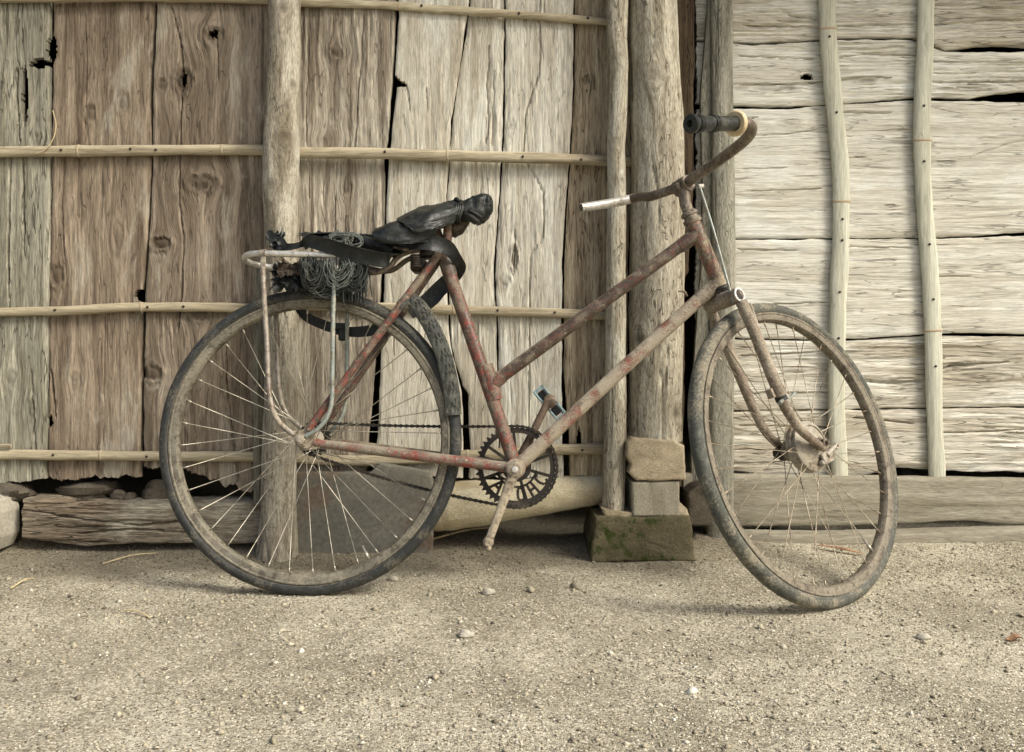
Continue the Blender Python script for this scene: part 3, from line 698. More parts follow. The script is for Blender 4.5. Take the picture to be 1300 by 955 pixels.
# ------------------------------------------------------------------ posts, blocks, beams
def post(name, path, width, dc, mat, label, y_bot, seed=0, bumps=.05, knots=(), seg=72, cat='post', flatf=1.0):
    """round pole: path [(y, x_center)], width [(y, w)] in pixels; dc = distance of its axis"""
    ys = np.arange(-330, y_bot + .1, 4.0); ys[-1] = y_bot
    xs = interp(path, ys); ws = interp(width, ys) / 2
    Vv = []
    th = np.linspace(0, 2 * np.pi, seg, endpoint=False)
    Yg, Tg = np.meshgrid(ys, th, indexing='ij')
    c, s_ = np.cos(Tg), np.sin(Tg)
    fib = fbm(Tg * 7 + .8 * fbm(Yg / 90, Tg, seed, 2), Yg / 55, seed + 1, 4, .6) - .5
    lump = fbm(c * 1.3 + 5, Yg / 45 + s_ * 1.3, seed + 2, 3) - .5
    rr = ws[:, None] * (1 + bumps * 1.1 * fib + bumps * 2.2 * lump)
    rid = np.abs(fbm(Tg * 1.9 + .25 * np.sin(Yg / 60 + seed), Yg / 260, seed + 12, 2) - .5)
    rr = rr - ws[:, None] * .10 * np.clip(1 - rid / .022, 0, 1) * np.clip((fbm(Tg, Yg / 90, seed + 13, 2) - .35) * 4, 0, 1)
    for (ky, kt, amp, sz) in knots:
        d2 = ((Yg - ky) / sz) ** 2 + ((np.angle(np.exp(1j * (Tg - kt)))) * ws[:, None] / sz) ** 2
        rr = rr * (1 + amp * np.exp(-d2) - amp * .8 * np.exp(-d2 * 6))
    sc = dc / F_PX
    X = (xs[:, None] - CX) * sc + rr * sc * c
    Y = dc + rr * sc * s_ * flatf
    Z = CAM_H - (Yg - CY) * sc
    Vv = np.stack([X, Y, Z], -1).reshape(-1, 3)
    n0 = len(ys); idx = np.arange(n0 * seg).reshape(n0, seg); nxt = np.roll(idx, -1, 1)
    q = np.stack([idx[:-1], idx[1:], nxt[1:], nxt[:-1]], -1).reshape(-1, 4).tolist()
    q.append(idx[0].tolist()); q.append(idx[-1][::-1].tolist())
    org = px(xs[-1], y_bot, dc)
    ks_ = 0 * Yg; dth = 0 * Yg
    for (ky, kt, amp, sz) in knots:
        da = np.angle(np.exp(1j * (Tg - kt))) * ws[:, None]; dy_ = Yg - ky
        d2 = (dy_ / sz) ** 2 + (da / sz) ** 2
        ks_ = np.maximum(ks_, min(.95, abs(amp) * 9) * np.exp(-d2 * 3)); dth = dth - da / (np.abs(da) + 2) * sz * .6 * np.exp(-d2 * .5)
    tw = np.where(Tg > math.pi / 2, Tg - 2 * math.pi, Tg)
    GR = np.stack([(tw * ws.mean() + dth + 6 * (fbm(Yg / 70, c + 3, seed + 7, 3) - .5)) * sc, 0 * Yg + seed, Yg * sc], -1).reshape(-1, 3)
    o = mesh_obj(name, Vv, q, mat, None, True, org, 55, grain=GR, stain=ks_.ravel())
    return tag(o, label, cat)
post('post', [(-330, 362), (0, 361), (60, 361), (130, 358), (200, 356.5), (300, 357), (400, 357), (560, 356), (712, 352)], [(-330, 40), (0, 40), (160, 42), (200, 46), (300, 42), (500, 41), (640, 44), (712, 50)], 2.128, M['pole'],
     'knotty grey round post behind the rear wheel, left of the saddle', 714, 41, .07, knots=[(18, 4.9, .10, 10), (178, 5.2, .14, 12), (110, 5.6, .08, 8), (240, 4.4, .08, 14)])
post('post', [(-330, 786), (0, 784), (50, 783), (85, 786), (130, 785), (190, 782), (260, 783), (330, 782), (400, 782), (560, 781), (652, 778)], [(-330, 27), (0, 27), (60, 25), (90, 23), (150, 24), (200, 23), (330, 25), (480, 27), (652, 29)], 2.125, M['pole2'],
     'slender pale crooked pole standing left of the thick log post', 652, 42, .05, knots=[(50, 4.7, .08, 6), (75, 4.9, .07, 6), (178, 4.6, .08, 6), (230, 5.2, .1, 7)])
post('log_post', [(-330, 826), (0, 829), (80, 831), (150, 834), (250, 835), (330, 834), (557, 832)], [(-330, 60), (0, 61), (80, 62), (150, 66), (250, 67), (330, 68), (557, 68)], 2.15, M['pole2'],
     'thick bare log post standing on two wooden blocks', 559, 43, .045, knots=[(105, 4.5, .05, 16), (195, 5.5, .06, 12), (430, 3.9, .10, 16), (520, 5.5, -.10, 16)], seg=96)
post('post', [(-330, 917), (0, 916), (130, 917), (250, 918), (330, 919), (500, 915), (690, 914)], [(-330, 29), (0, 29), (130, 28), (250, 29), (400, 31), (500, 33), (690, 34)], 2.255, M['pole3'],
     'greenish grey upright pole between the log post and board wall', 692, 44, .035, flatf=.6)
def upright_slat(name, L, R, y0, y1, d, mat, label, seed):
    o = plank(None, mat, d, L, R, y0, y1, thick=.02, seed=seed, relief=.001, name=name, edge=.8, step=(2, 8))
    return tag(o, label, 'slat')
upright_slat('slat', [(-330, 901), (0, 899.5), (120, 890), (250, 893), (345, 890), (480, 880), (610, 878)], [(-330, 907), (0, 905), (250, 906), (345, 905), (480, 900), (610, 899)], -330, 610, 2.262, M['pole3'], 'thin tan slat edge beside the greenish grey pole', 61)
upright_slat('slat', [(330, 322), (710, 321)], [(330, 336), (710, 335.5)], 338, 706, 2.155, M['slat'], 'thin grey green slat standing left of the knotty post', 62)

def rough_box(name, poly, d0, d1, mat, label, cat, seed=0, amp=1.0, step=4, org=None, group=None, noise_d=.002, parent=None):
    """solid cut from a pixel outline (clockwise) between two distances, with worn edges"""
    pts = []
    n = len(poly)
    for i in range(n):
        a, b = np.array(poly[i], float), np.array(poly[(i + 1) % n], float)
        k = max(1, int(np.linalg.norm(b - a) / step))
        for j in range(k): pts.append(a + (b - a) * j / k)
    P = np.array(pts)
    P = P + amp * 2 * np.stack([fbm(P[:, 0] / 9, P[:, 1] / 9, seed, 3) - .5, fbm(P[:, 0] / 9, P[:, 1] / 9, seed + 4, 3) - .5], 1)
    c = P.mean(0); m_ = len(P)
    dmid = d0
    rings = []
    def ring(P2, d): return np.stack([(P2[:, 0] - CX) * dmid / F_PX, d, CAM_H - (P2[:, 1] - CY) * dmid / F_PX], 1)
    shr = lambda px_: c + (P - c) * (1 - px_ / np.maximum(np.linalg.norm(P - c, axis=1), 6))[:, None]
    for e, dd in ((-.12, 0), (-.25, 0), (-.38, 0), (-.5, 0), (-.62, 0), (-.74, 0), (-.85, 0), (3.0, 0), (1.2, .001), (.2, .0035), (0, .008)):
        Q = c + (P - c) * -e if e < 0 else (shr(e) if e else P)
        rings.append(ring(Q, d0 + dd + noise_d * 2 * (fbm(Q[:, 0] / 7, Q[:, 1] / 7, seed + 8, 4, .6) - .5)))
    rings.append(ring(P, np.full(m_, d1)))
    Vv = np.vstack(rings + [ring(c[None], np.array([d0]))])
    f = []
    for r in range(len(rings) - 1):
        for i in range(m_):
            j = (i + 1) % m_
            f.append([r * m_ + i, r * m_ + j, (r + 1) * m_ + j, (r + 1) * m_ + i])
    for i in range(m_): f.append([len(Vv) - 1, (i + 1) % m_, i])
    f.append([(len(rings) - 1) * m_ + i for i in range(m_)])
    lo = Vv[Vv[:, 2].argmin()]
    o = mesh_obj(name, Vv, f, mat, parent, True, None if parent else np.array([Vv[:, 0].mean(), d0, lo[2]]), 40)
    if label: tag(o, label, cat, group)
    return o
rough_box('wooden_block', [(796, 562), (802, 556), (856, 559), (869, 566), (871, 610), (808, 611), (797, 600), (801, 590), (795, 580)], 2.075, 2.22, M['b_end'], 'tan sawn wooden block directly under the thick log post', 'block', 1)
rough_box('wooden_block', [(802, 612), (863, 611), (863, 656), (803, 656)], 2.08, 2.21, M['b_grey'], 'smooth grey square wooden block, lower of the two under the log', 'block', 2, .3, noise_d=.0006)
rough_box('thin_board', [(764, 646), (790, 652), (873, 647), (876, 656), (768, 657)], 2.085, 2.24, M['b_end'], 'thin flat board lying on the mossy stone footing', 'board', 3, .6)
rough_box('stone_footing', [(757, 657), (876, 655), (880, 675), (883, 712), (750, 714), (753, 680)], 2.075, 2.30, M['footing'], 'mossy brown stone footing under the log post', 'footing', 4, 2.2, noise_d=.0022)
rough_box('stone_block', [(874, 626), (884, 618), (905, 616), (906, 668), (874, 668)], 2.19, 2.32, M['rock'], 'brown block half hidden behind the front tyre beside the footing', 'block', 5, 1.2)
rough_box('concrete_block', [(-140, 638), (-34, 638), (-22, 643), (-18, 658), (-18, 690), (-26, 708), (-140, 722)], 2.05, 2.19, M['concrete'], 'pale rounded concrete block at the left edge on the ground', 'block', 6, .5, noise_d=.0008)
rough_box('grey_panel', [(374, 600), (470, 600), (482, 588), (546, 599), (552, 620), (548, 722), (372, 716)], 2.145, 2.163, M['sheet'], 'flat grey panel with reddish stains leaning behind the rear wheel', 'panel', 7, .6, noise_d=.0006)
o = plank(None, M['h_beam'], 2.15, [(26, 634), (60, 633), (110, 640), (200, 639), (345, 638)], [(26, 682), (70, 690), (110, 694), (170, 690), (345, 691)], 28, 345, True, thick=.09, relief=.006, seed=81, name='timber_beam', edge=2.0, ragged=(2, 0), step=(1.3, 4),
          cracks=[([(70, 655, 2), (180, 668, 3), (230, 662, 4)], .012), ([(100, 678, 2), (160, 672, 3), (240, 676, 1)], .01), ([(30, 648, 1), (90, 656, 1.4)], .006)])
tag(o, 'split rough timber beam lying along the ground at left', 'beam')
o = plank(None, M['h_board'], 2.262, [(868, 601), (940, 603), (1345, 609)], [(868, 668), (1000, 668), (1080, 667), (1150, 664), (1230, 661), (1280, 666), (1345, 664)], 868, XE, True, thick=.03, relief=.0012, seed=82, name='base_board', edge=.8, step=(2, 7))
tag(o, 'wide tan base board along the foot of the pale board wall', 'board')
mb = MB()
pt = np.array([px(x, y, 2.225) for x, y in ((950, 684), (1100, 683), (1250, 680), (1400, 678), (1700, 676))])
o = plank(None, M['h_board'], 2.215, [(945, 678), (1050, 680), (1180, 677), (1300, 673), (XE, 670)], [(945, 694), (1100, 694), (1345, 692), (XE, 690)], 948, XE, True, thick=.06, relief=.001, seed=83, name='ground_board', edge=.8, step=(2, 7))
tag(o, 'narrow grey strip of wood half buried in the gravel at right', 'board')
# cream log lying along the wall foot
lp = [px(x, y, 2.20) for x, y in ((548, 645), (560, 643), (580, 641), (640, 635), (700, 628), (775, 620))]
P_, R_ = spline(lp, np.array([30, 31, 31, 27, 23, 18]) * 2.2 / F_PX, 14)
R_ = R_ * (1 + .05 * (fbm(np.arange(len(R_)) / 6, 0 * R_, 3, 3) - .5) * 2)
mb = MB(); mb.tube(P_, R_, 32)
tag(mb.build('fallen_log', M['log'], None, True, lp[0] - np.array([0, 0, .06]), 60), 'smooth cream log lying along the wall behind the chainring', 'log')
# rocks under the left planks
def rock(name, c, r, seed, label, group=None, mat='rock', cat='stone'):
    n1, n2 = 12, 18; V_ = []; f = []
    for i in range(n1 + 1):
        for j in range(n2):
            a = math.pi * i / n1; b_ = 2 * math.pi * j / n2
            d = np.array([math.sin(a) * math.cos(b_), math.sin(a) * math.sin(b_), math.cos(a)])
            k = 1 + .9 * (float(fbm(d[0] * 1.6 + seed, d[1] * 1.6 + d[2] * 2.1, seed, 4)) - .5)
            V_.append(np.asarray(c) + d * np.asarray(r) * k)
    for i in range(n1):
        for j in range(n2):
            l = (j + 1) % n2
            f.append([i * n2 + j, i * n2 + l, (i + 1) * n2 + l, (i + 1) * n2 + j][::-1])
    o = mesh_obj(name, V_, f, M[mat], None, True, np.asarray(c) - np.array([0, 0, r[2]]), 35)
    return tag(o, label, cat, group)
rock('stone', px(112, 624, 2.24), (.082, .05, .032), 5, 'long grey rock wedged in the dark gap above the beam')
rock('stone', px(152, 630, 2.22), (.022, .02, .018), 8, 'small rock right of the long rock above the beam')
rock('stone', px(166, 631, 2.225), (.016, .02, .014), 12, 'smallest rock between two rocks above the beam')
rock('stone', px(205, 624, 2.25), (.05, .05, .038), 15, 'dark rounded rock in the gap left of the rear tyre')
rock('stone', px(8, 628, 2.2), (.07, .05, .03), 18, 'brown rock behind the pale concrete block')
for (x, y, r_, lab, mt) in ((499, 737, .0095, 'pale round pebble on the ground just right of the rear tyre', 'concrete'), (620, 752, .012, 'flat pale stone on the gravel below the crank', 'concrete'), (1172, 808, .010, 'pale stone on the gravel at lower right', 'concrete'),
                           (592, 808, .012, 'flat whitish chip on the gravel at bottom centre', 'concrete')):
    d = CAM_H * F_PX / (y - CY); p = px(x, y, d); p[2] = float(gz(p[0], p[1])) + r_ * .35
    rock('pebble', p, (r_ * 1.3, r_, r_ * .7), int(x), lab, None, mt, 'pebble')
# straw, twig, chips
def ground_pt(x, y, lift=.003):
    d = CAM_H * F_PX / (y - CY); p = px(x, y, d); p[2] = float(gz(p[0], p[1])) + lift; return p
def twig(name, a, b, r, lab, cat='straw', mat='straw'):
    A, B_ = ground_pt(*a), ground_pt(*b); mid = (A + B_) / 2 + np.array([0, .006, .006])
    mb = MB(); mb.tube([A, mid, B_], [r, r * .9, r * .6], 6, smoothpts=5)
    tag(mb.build(name, M[mat], None, True, A), lab, cat)
mb = MB(); mb.tube([px(x, y, 2.165) for x, y in ((67, 140), (71, 158), (68, 175), (58, 190), (44, 196))], [.0014, .0016, .0016, .0014, .001], 6, smoothpts=5)
tag(mb.build('straw', M['straw'], None, True, px(44, 196, 2.165)), 'curved dry straw caught on the upper left cane batten', 'straw')
twig('reed', (548, 694, .01), (632, 681, .03), .0032, 'dry pale reed on the ground behind the lower crank')
twig('straw', (14, 748, .004), (44, 736, .006), .0022, 'short yellow straw on the ground below the concrete block')
twig('straw', (190, 783, .003), (150, 776, .004), .0018, 'tiny straw on the gravel at left of the rear tyre')
twig('straw', (130, 716, .003), (200, 706, .006), .0016, 'thin straw on the ground in front of the timber beam')
mb = MB(); A, B_ = ground_pt(1035, 700, .01), ground_pt(1097, 706, .006)
mb.tube([A, (A + B_) / 2 + np.array([0, 0, .004]), B_], [.002, .009, .003], 8, smoothpts=5, flat=((0, 0, 1), .35))
tag(mb.build('wood_chip', M['leaf'], None, True, A), 'reddish wood splinter on the gravel inside the front wheel', 'chip')
for (x, y, s, lab) in ((1182, 692, .016, 'curled dry leaf on the gravel right of the front wheel'), (1288, 812, .012, 'small brown leaf on the gravel at far right')):
    c = ground_pt(x, y, .004); mb = MB(); V_ = []; f = []
    for i in range(6):
        for j in range(4):
            u_ = (i / 5 - .5) * 2; w_ = (j / 3 - .5) * 2 * (1 - .8 * u_ * u_)
            V_.append(c + np.array([u_ * s * 1.3, w_ * s * .8, .006 * w_ * w_ + .004 * math.sin(u_ * 3)]))
    for i in range(5):
        for j in range(3): f.append([i * 4 + j, i * 4 + 4 + j, i * 4 + 5 + j, i * 4 + 1 + j])
    n_ = len(V_); V_ += [p - np.array([0, 0, .0008]) for p in V_]; f += [[q + n_ for q in ff][::-1] for ff in f]
    mb.add(V_, f); tag(mb.build('dry_leaf', M['leaf'], None, True, c), lab, 'leaf')

# ------------------------------------------------------------------ the bicycle
C = np.array([-0.4581, 1.8346, 0.34336986])            # rear hub
U = np.array([0.99936639, -0.03559248, 0.0])           # along the bike
W = np.array([0.0035604, 0.09996903, 0.99498418])      # up the leaning frame
Nn = np.array([-0.03541396, -0.99435374, 0.10003242])  # across the bike, near side
Bh = np.array([0.47652032, 1.83469248, 0.67516794])    # a point on the steering axis
K = np.array([-0.34531631, 0.10610523, 0.93246894])    # steering axis
FW = np.array([0.65199355, 1.82688448, 0.3240809])     # front hub
FS = np.array([0.7590101, 0.61594311, 0.21099231])     # wheel direction (steered)
NS = np.array([0.55196043, -0.78061243, 0.29323014])   # across the front wheel
O_ = np.array([0, 0, CAM_H])
def _hit(x, y, Q, n):
    d = np.array([(x - CX) / F_PX, 1.0, -(y - CY) / F_PX]); t = ((Q - O_) @ n) / (d @ n); return O_ + t * d
def bp(x, y, c=0.0): return _hit(x, y, C + Nn * c, Nn)          # on the frame's plane, c towards the near side
def sp(x, y, c=0.0): return _hit(x, y, Bh + NS * c, NS)         # on the steered front end's plane
def L3(a, b, c): return C + U * a + W * b + Nn * c
def S3(a, b, c): return Bh + FS * a + K * b + NS * c

bike = thing('bicycle', (0.05, 1.80, 0.0), 'rusty red old step-through bicycle leaning on the shed posts', 'bicycle')
def build_wheel(Cw, e1, e2, ax, tyre_m, rim_m, spoke_m, seed, phase, label, valve):
    # the wheel part is its hub; tyre, rim and spokes are sub-parts
    mb = MB()
    mb.lathe(Cw, e1, e2, ax, [(.004, -.062), (.0048, -.062), (.0048, -.046), (.012, -.045), (.0135, -.034), (.024, -.033), (.024, -.030), (.0125, -.027), (.0105, 0), (.0125, .027), (.024, .030), (.024, .033), (.0135, .034), (.012, .045), (.0048, .046), (.0048, .062), (.004, .062)], 28, False)
    hub = mb.build('wheel', M['hub'], bike, True, None, 40)
    if label: hub['label'] = label
    mb = MB(); prof = []
    for i in range(24):
        a = 2 * math.pi * i / 24
        r = .3305 + .0147 * math.cos(a); t = .0168 * math.sin(a)
        if abs(a - 1.2) < .14 or abs(a - 2 * math.pi + 1.2) < .14: r -= .0012
        prof.append((r, t))
    mb.lathe(Cw, e1, e2, ax, prof, 128, True, lambda a, k: .0011 * (float(vnoise(a * 30, k * 1.1, seed)) - .5))
    ty = mb.build('tyre', tyre_m[0], hub)
    ty.data.materials.append(tyre_m[1])
    mi = [1 if (8 <= (i_ % 24) <= 15) else 0 for i_ in range(len(ty.data.polygons))]
    ty.data.polygons.foreach_set('material_index', mi)
    mb = MB()
    mb.lathe(Cw, e1, e2, ax, [(.3200, .0135), (.3190, .0150), (.3160, .0150), (.3142, .0134), (.3090, .0130), (.3030, .0112), (.2995, .0065), (.2985, 0), (.2995, -.0065), (.3030, -.0112), (.3090, -.0130), (.3142, -.0134), (.3160, -.0150), (.3190, -.0150), (.3200, -.0135), (.315, -.010), (.315, .010)], 128, True)
    mb.build('rim', rim_m, hub, True, None, 35)
    ns_ = 36
    for i in range(ns_):
        side = 1 if i % 2 == 0 else -1
        sgn = 1 if (i // 2) % 2 == 0 else -1
        th = phase + 2 * math.pi * i / ns_
        hb_ = th + sgn * math.radians(62 + random.uniform(-3, 3))
        p1 = Cw + .0225 * (math.cos(hb_) * e1 + math.sin(hb_) * e2) + ax * side * (.0325 + .0012 * sgn)
        p2 = Cw + .2995 * (math.cos(th) * e1 + math.sin(th) * e2) + ax * side * .003
        d = p2 - p1
        mb = MB(); mb.tube([p1, p1 + d * .45 + ax * side * .0004, p1 + d * .955, p1 + d * .957, p2], [.00098, .00098, .00098, .0021, .0021], 5)
        mb.build('spoke', spoke_m, hub)
    vd = math.cos(valve) * e1 + math.sin(valve) * e2
    mb = MB(); mb.tube([Cw + vd * .299, Cw + vd * .283, Cw + vd * .2825, Cw + vd * .266], [.004, .004, .0028, .0024], 8)
    mb.build('valve', M['spoke'], hub)
    return hub
rw = build_wheel(C, U, W, Nn, (M['tyre'], M['sidewall']), M['rim'], M['spoke'], 3, .05, 'rear wheel with dark tyre and dusty rim', math.radians(-62))
fw = build_wheel(FW, FS, K, NS, (M['tyre_f'], M['sidewall_f']), M['rim_f'], M['spoke_f'], 4, .02, 'front wheel with faded blue grey tyre, turned towards the wall', math.radians(-70))
rw.name = 'rear_wheel'; fw.name = 'front_wheel'
ROOTS['rear_wheel'] = ROOTS['front_wheel'] = ROOTS['bicycle']

def part(name, mat, fn, parent=bike, sharp=40):
    mb = MB(); fn(mb); return mb.build(name, M[mat], parent, True, None, sharp)
def tubep(name, mat, pts, r, seg=16, sm=0, parent=bike):
    return part(name, mat, lambda m_: m_.tube(pts, r, seg, True, smoothpts=sm), parent)
# main triangle
BBp = bp(655, 594)
st_dir = (bp(560, 316) - BBp); st_len = np.linalg.norm(st_dir); st_dir /= st_len
seat_tube = tubep('seat_tube', 'red', [BBp, BBp + st_dir * st_len * .5, BBp + st_dir * st_len], .0152, 20)
tubep('lug', 'red', [bp(629, 508), bp(626, 498), bp(618, 470), bp(616, 464)], [.0165, .0172, .0172, .0165], 20, parent=seat_tube)
tubep('lug', 'red_dark', [bp(572, 352), bp(571, 347), bp(563, 322), bp(562, 318)], [.0162, .0172, .0172, .0165], 20, parent=seat_tube)
top_tube = tubep('top_tube', 'red_dark', [bp(622, 489), bp(753, 393), bp(886, 296)], .0145, 20)
tubep('lug', 'red_dark', [bp(862, 314), bp(866, 311), bp(888, 295)], [.0155, .0165, .0168], 20, parent=top_tube)
tubep('lug', 'red', [bp(624, 488), bp(636, 479), bp(639, 477)], [.0168, .0163, .0155], 20, parent=top_tube)
down_tube = tubep('down_tube', 'red_dust', [BBp, bp(780, 478), bp(914, 356)], .0156, 20)
tubep('lug', 'fork', [bp(886, 382), bp(889, 379), bp(914, 356)], [.0158, .0168, .0172], 20, parent=down_tube)
hA, hB = bp(880.5, 284), bp(914.5, 364)
hd = (hB - hA) / np.linalg.norm(hB - hA)
head = tubep('head_tube', 'head', [hA, (hA + hB) / 2, hB], [.0172, .0168, .0176], 24)
hl = np.linalg.norm(hB - hA)
part('headset', 'barrust', lambda m_: (m_.tube([hA - hd * .030, hA - hd * .026, hA - hd * .020, hA - hd * .019, hA - hd * .012, hA - hd * .011, hA - hd * .004, hA], [.016, .0195, .0195, .0165, .0165, .0215, .0215, .019], 24), ), head)
part('headset', 'dark', lambda m_: (m_.tube([hB, hB + hd * .003, hB + hd * .008, hB + hd * .009, hB + hd * .013, hB + hd * .016], [.019, .0215, .0215, .018, .0205, .019], 24), ), head)
# bottom bracket
part('bottom_bracket', 'red_dust', lambda m_: m_.lathe(BBp, U, W, Nn, [(.012, -.041), (.0205, -.04), (.0215, -.034), (.0205, -.032), (.0205, .032), (.0218, .034), (.0215, .041), (.012, .043)], 28, False))
# rear triangle
for c_, nm in ((1, 'near'), (-1, 'far')):
    e0 = L3(.026, -.006, c_ * .056)
    bb_ = BBp + Nn * c_ * .024
    tubep('chain_stay', 'red_stay' if c_ > 0 else 'red_dark', [e0, e0 + (bb_ - e0) * .15, e0 + (bb_ - e0) * .6, bb_], [.0085, .0105, .0118, .0118], 16)
    s0 = L3(.012, .022, c_ * .057)
    s1 = BBp + st_dir * st_len * .985 + Nn * c_ * .017
    tubep('seat_stay', 'red_dark' if c_ < 0 else 'red', [s0, s0 + (s1 - s0) * .1, s0 + (s1 - s0) * .6, s1], [.0075, .0088, .0092, .0092], 14)
    part('dropout', 'red_dust', lambda m_: m_.prism([(-.014, -.012), (.006, -.018), (.03, -.012), (.034, .0), (.026, .012), (.024, .034), (.014, .040), (.004, .026), (-.012, .012)], L3(0, 0, c_ * .053), U, W, Nn, .0022))
    part('axle_nut', 'hub', lambda m_: (m_.lathe(L3(0, 0, c_ * .060), U, W, Nn * c_, [(.004, .014), (.0095, .0135), (.0105, .011), (.0105, .002), (.014, .0015), (.014, -.004)], 6, False), m_.tube([L3(0, 0, c_ * .058), L3(0, 0, c_ * .079)], .0048, 10)))
# rear sprocket, chainring and chain (far side)
CC = -.044
BBa, BBb = (BBp - C) @ U, (BBp - C) @ W
def ring2d(m_, c, r_in, r_root, r_tip, teeth, t):
    n = teeth * 4; V_ = []; f = []
    for s_ in (-1, 1):
        for i in range(n):
            a = 2 * math.pi * i / n
            ro = r_tip if i % 4 in (1, 2) else r_root
            if i % 4 == 2: a -= .25 * 2 * math.pi / n
            if i % 4 == 1: a += .25 * 2 * math.pi / n
            d = math.cos(a) * U + math.sin(a) * W
            V_.append(c + d * ro + Nn * t * s_); V_.append(c + d * r_in + Nn * t * s_)
    m2 = 2 * n
    for i in range(n):
        j = (i + 1) % n
        f += [[2 * i, 2 * i + 1, 2 * j + 1, 2 * j], [m2 + 2 * j, m2 + 2 * j + 1, m2 + 2 * i + 1, m2 + 2 * i], [2 * i, 2 * j, m2 + 2 * j, m2 + 2 * i], [2 * j + 1, 2 * i + 1, m2 + 2 * i + 1, m2 + 2 * j + 1]]
    m_.add(V_, f)
part('sprocket', 'dark', lambda m_: ring2d(m_, L3(0, 0, CC), .014, .034, .040, 19, .0015), rw, 30)
RC = .0905
RCc = BBp + Nn * CC
crset = part('crankset', 'dark', lambda m_: (ring2d(m_, RCc, .077, .0885, .0955, 46, .0017), ring2d(m_, RCc, .016, .034, .034, 12, .0022),), bike, 30)
def pol(r, deg, off=0.0): return RCc + (math.cos(math.radians(deg)) * U + math.sin(math.radians(deg)) * W) * r + Nn * off
def bar(m_, p, q, w=.0032):
    d = q - p; l = np.linalg.norm(d); d /= l; s_ = np.cross(d, Nn); m_.box((p + q) / 2, d * l / 2, s_ * w, Nn * .0016)
def arcbar(m_, pts, w=.003):
    for a_, b_ in zip(pts[:-1], pts[1:]): bar(m_, a_, b_, w)
def spider(m_):
    for dg in (20, 95, 145, 165, 200, 250, 287, 345):
        bar(m_, pol(.03, dg), pol(.079, dg), .0036)
    arcbar(m_, [pol(.046, a_) for a_ in range(195, 352, 8)], .0026)
part('spider', 'dark', spider, crset, 30)
def lett(ch, dg, hw=9.0, ri=.0465, ro=.0785):
    """cut-out letter between inner and outer ring; tops point to the centre"""
    def q(x, y): return pol(ro + (ri - ro) * y, dg + hw * x * (1 if True else 0))
    S = {'A': [[(-1, 0), (0, 1), (1, 0)], [(-.5, .45), (.5, .45)]],
         'O': [[(-.7, .5), (-.6, .85), (0, 1), (.6, .85), (.7, .5), (.6, .15), (0, 0), (-.6, .15), (-.7, .5)]],
         'H': [[(-.7, 0), (-.7, 1)], [(.7, 0), (.7, 1)], [(-.7, .5), (.7, .5)]],
         'C': [[(.7, .8), (.3, 1), (-.4, .9), (-.7, .5), (-.4, .1), (.3, 0), (.7, .2)]],
         'T': [[(0, 0), (0, 1)], [(-.8, .95), (.8, .95)]]}[ch]
    def fn(m_):
        for s_ in S: arcbar(m_, [q(*z) for z in s_], .0031)
    part('letter', 'dark', fn, crset, 30)
for ch, dg in (('A', 226), ('T', 254), ('O', 279), ('H', 306), ('C', 332)): lett(ch, dg)
# chain
sA = L3(0, 0, CC); r1, r2 = .0375, .0925
dv = RCc - sA; dist = np.linalg.norm(dv); ux = dv / dist; uy = np.cross(Nn, ux); uy = uy if uy @ W > 0 else -uy
al = math.asin((r2 - r1) / dist)
path = []
def arcp(c, r, a0, a1, n):
    return [c + r * (math.cos(a_) * ux + math.sin(a_) * uy) for a_ in np.linspace(a0, a1, n)]
aT = math.pi / 2 + al
path += arcp(RCc, r2, aT, aT - (2 * aT), 40)[:]                      # round the chainring, front side
seg_lo = [RCc + r2 * (math.cos(-aT) * ux + math.sin(-aT) * uy), sA + r1 * (math.cos(-aT) * ux + math.sin(-aT) * uy)]
for t in np.linspace(0, 1, 30)[1:-1]:
    path.append(seg_lo[0] + (seg_lo[1] - seg_lo[0]) * t - W * .010 * 4 * t * (1 - t))
path += arcp(sA, r1, -aT, -(2 * math.pi - aT), 18)
up0 = sA + r1 * (math.cos(aT) * ux + math.sin(aT) * uy); up1 = RCc + r2 * (math.cos(aT) * ux + math.sin(aT) * uy)
for t in np.linspace(0, 1, 30)[1:]:
    path.append(up0 + (up1 - up0) * t - W * .004 * 4 * t * (1 - t))
path = np.array(path)
s = np.concatenate([[0], np.cumsum(np.linalg.norm(np.diff(path, axis=0), axis=1))])
nl = int(s[-1] / .0127); sp_ = np.linspace(0, s[-1], nl + 1)
cp = np.stack([np.interp(sp_, s, path[:, i]) for i in range(3)], 1)
def chain(m_):
    for i in range(nl):
        a_, b_ = cp[i], cp[i + 1]; d = b_ - a_; l = np.linalg.norm(d); d = d / l; sd_ = np.cross(Nn, d); mid = (a_ + b_) / 2
        wd = .0042 if i % 2 else .0032
        poly = [(-l * .5 - .0028, -.0026), (-l * .5, -.0042), (-l * .18, -.0026), (l * .18, -.0026), (l * .5, -.0042), (l * .5 + .0028, -.0026), (l * .5 + .0028, .0026), (l * .5, .0042), (l * .18, .0026), (-l * .18, .0026), (-l * .5, .0042), (-l * .5 - .0028, .0026)]
        for o_ in (-wd, wd): m_.prism(poly, mid + Nn * o_, d, sd_, Nn, .0007)
        m_.lathe(a_, d, sd_, Nn, [(.0036, -wd), (.0036, wd)], 6, False)
part('chain', 'dark', chain, bike, 30)
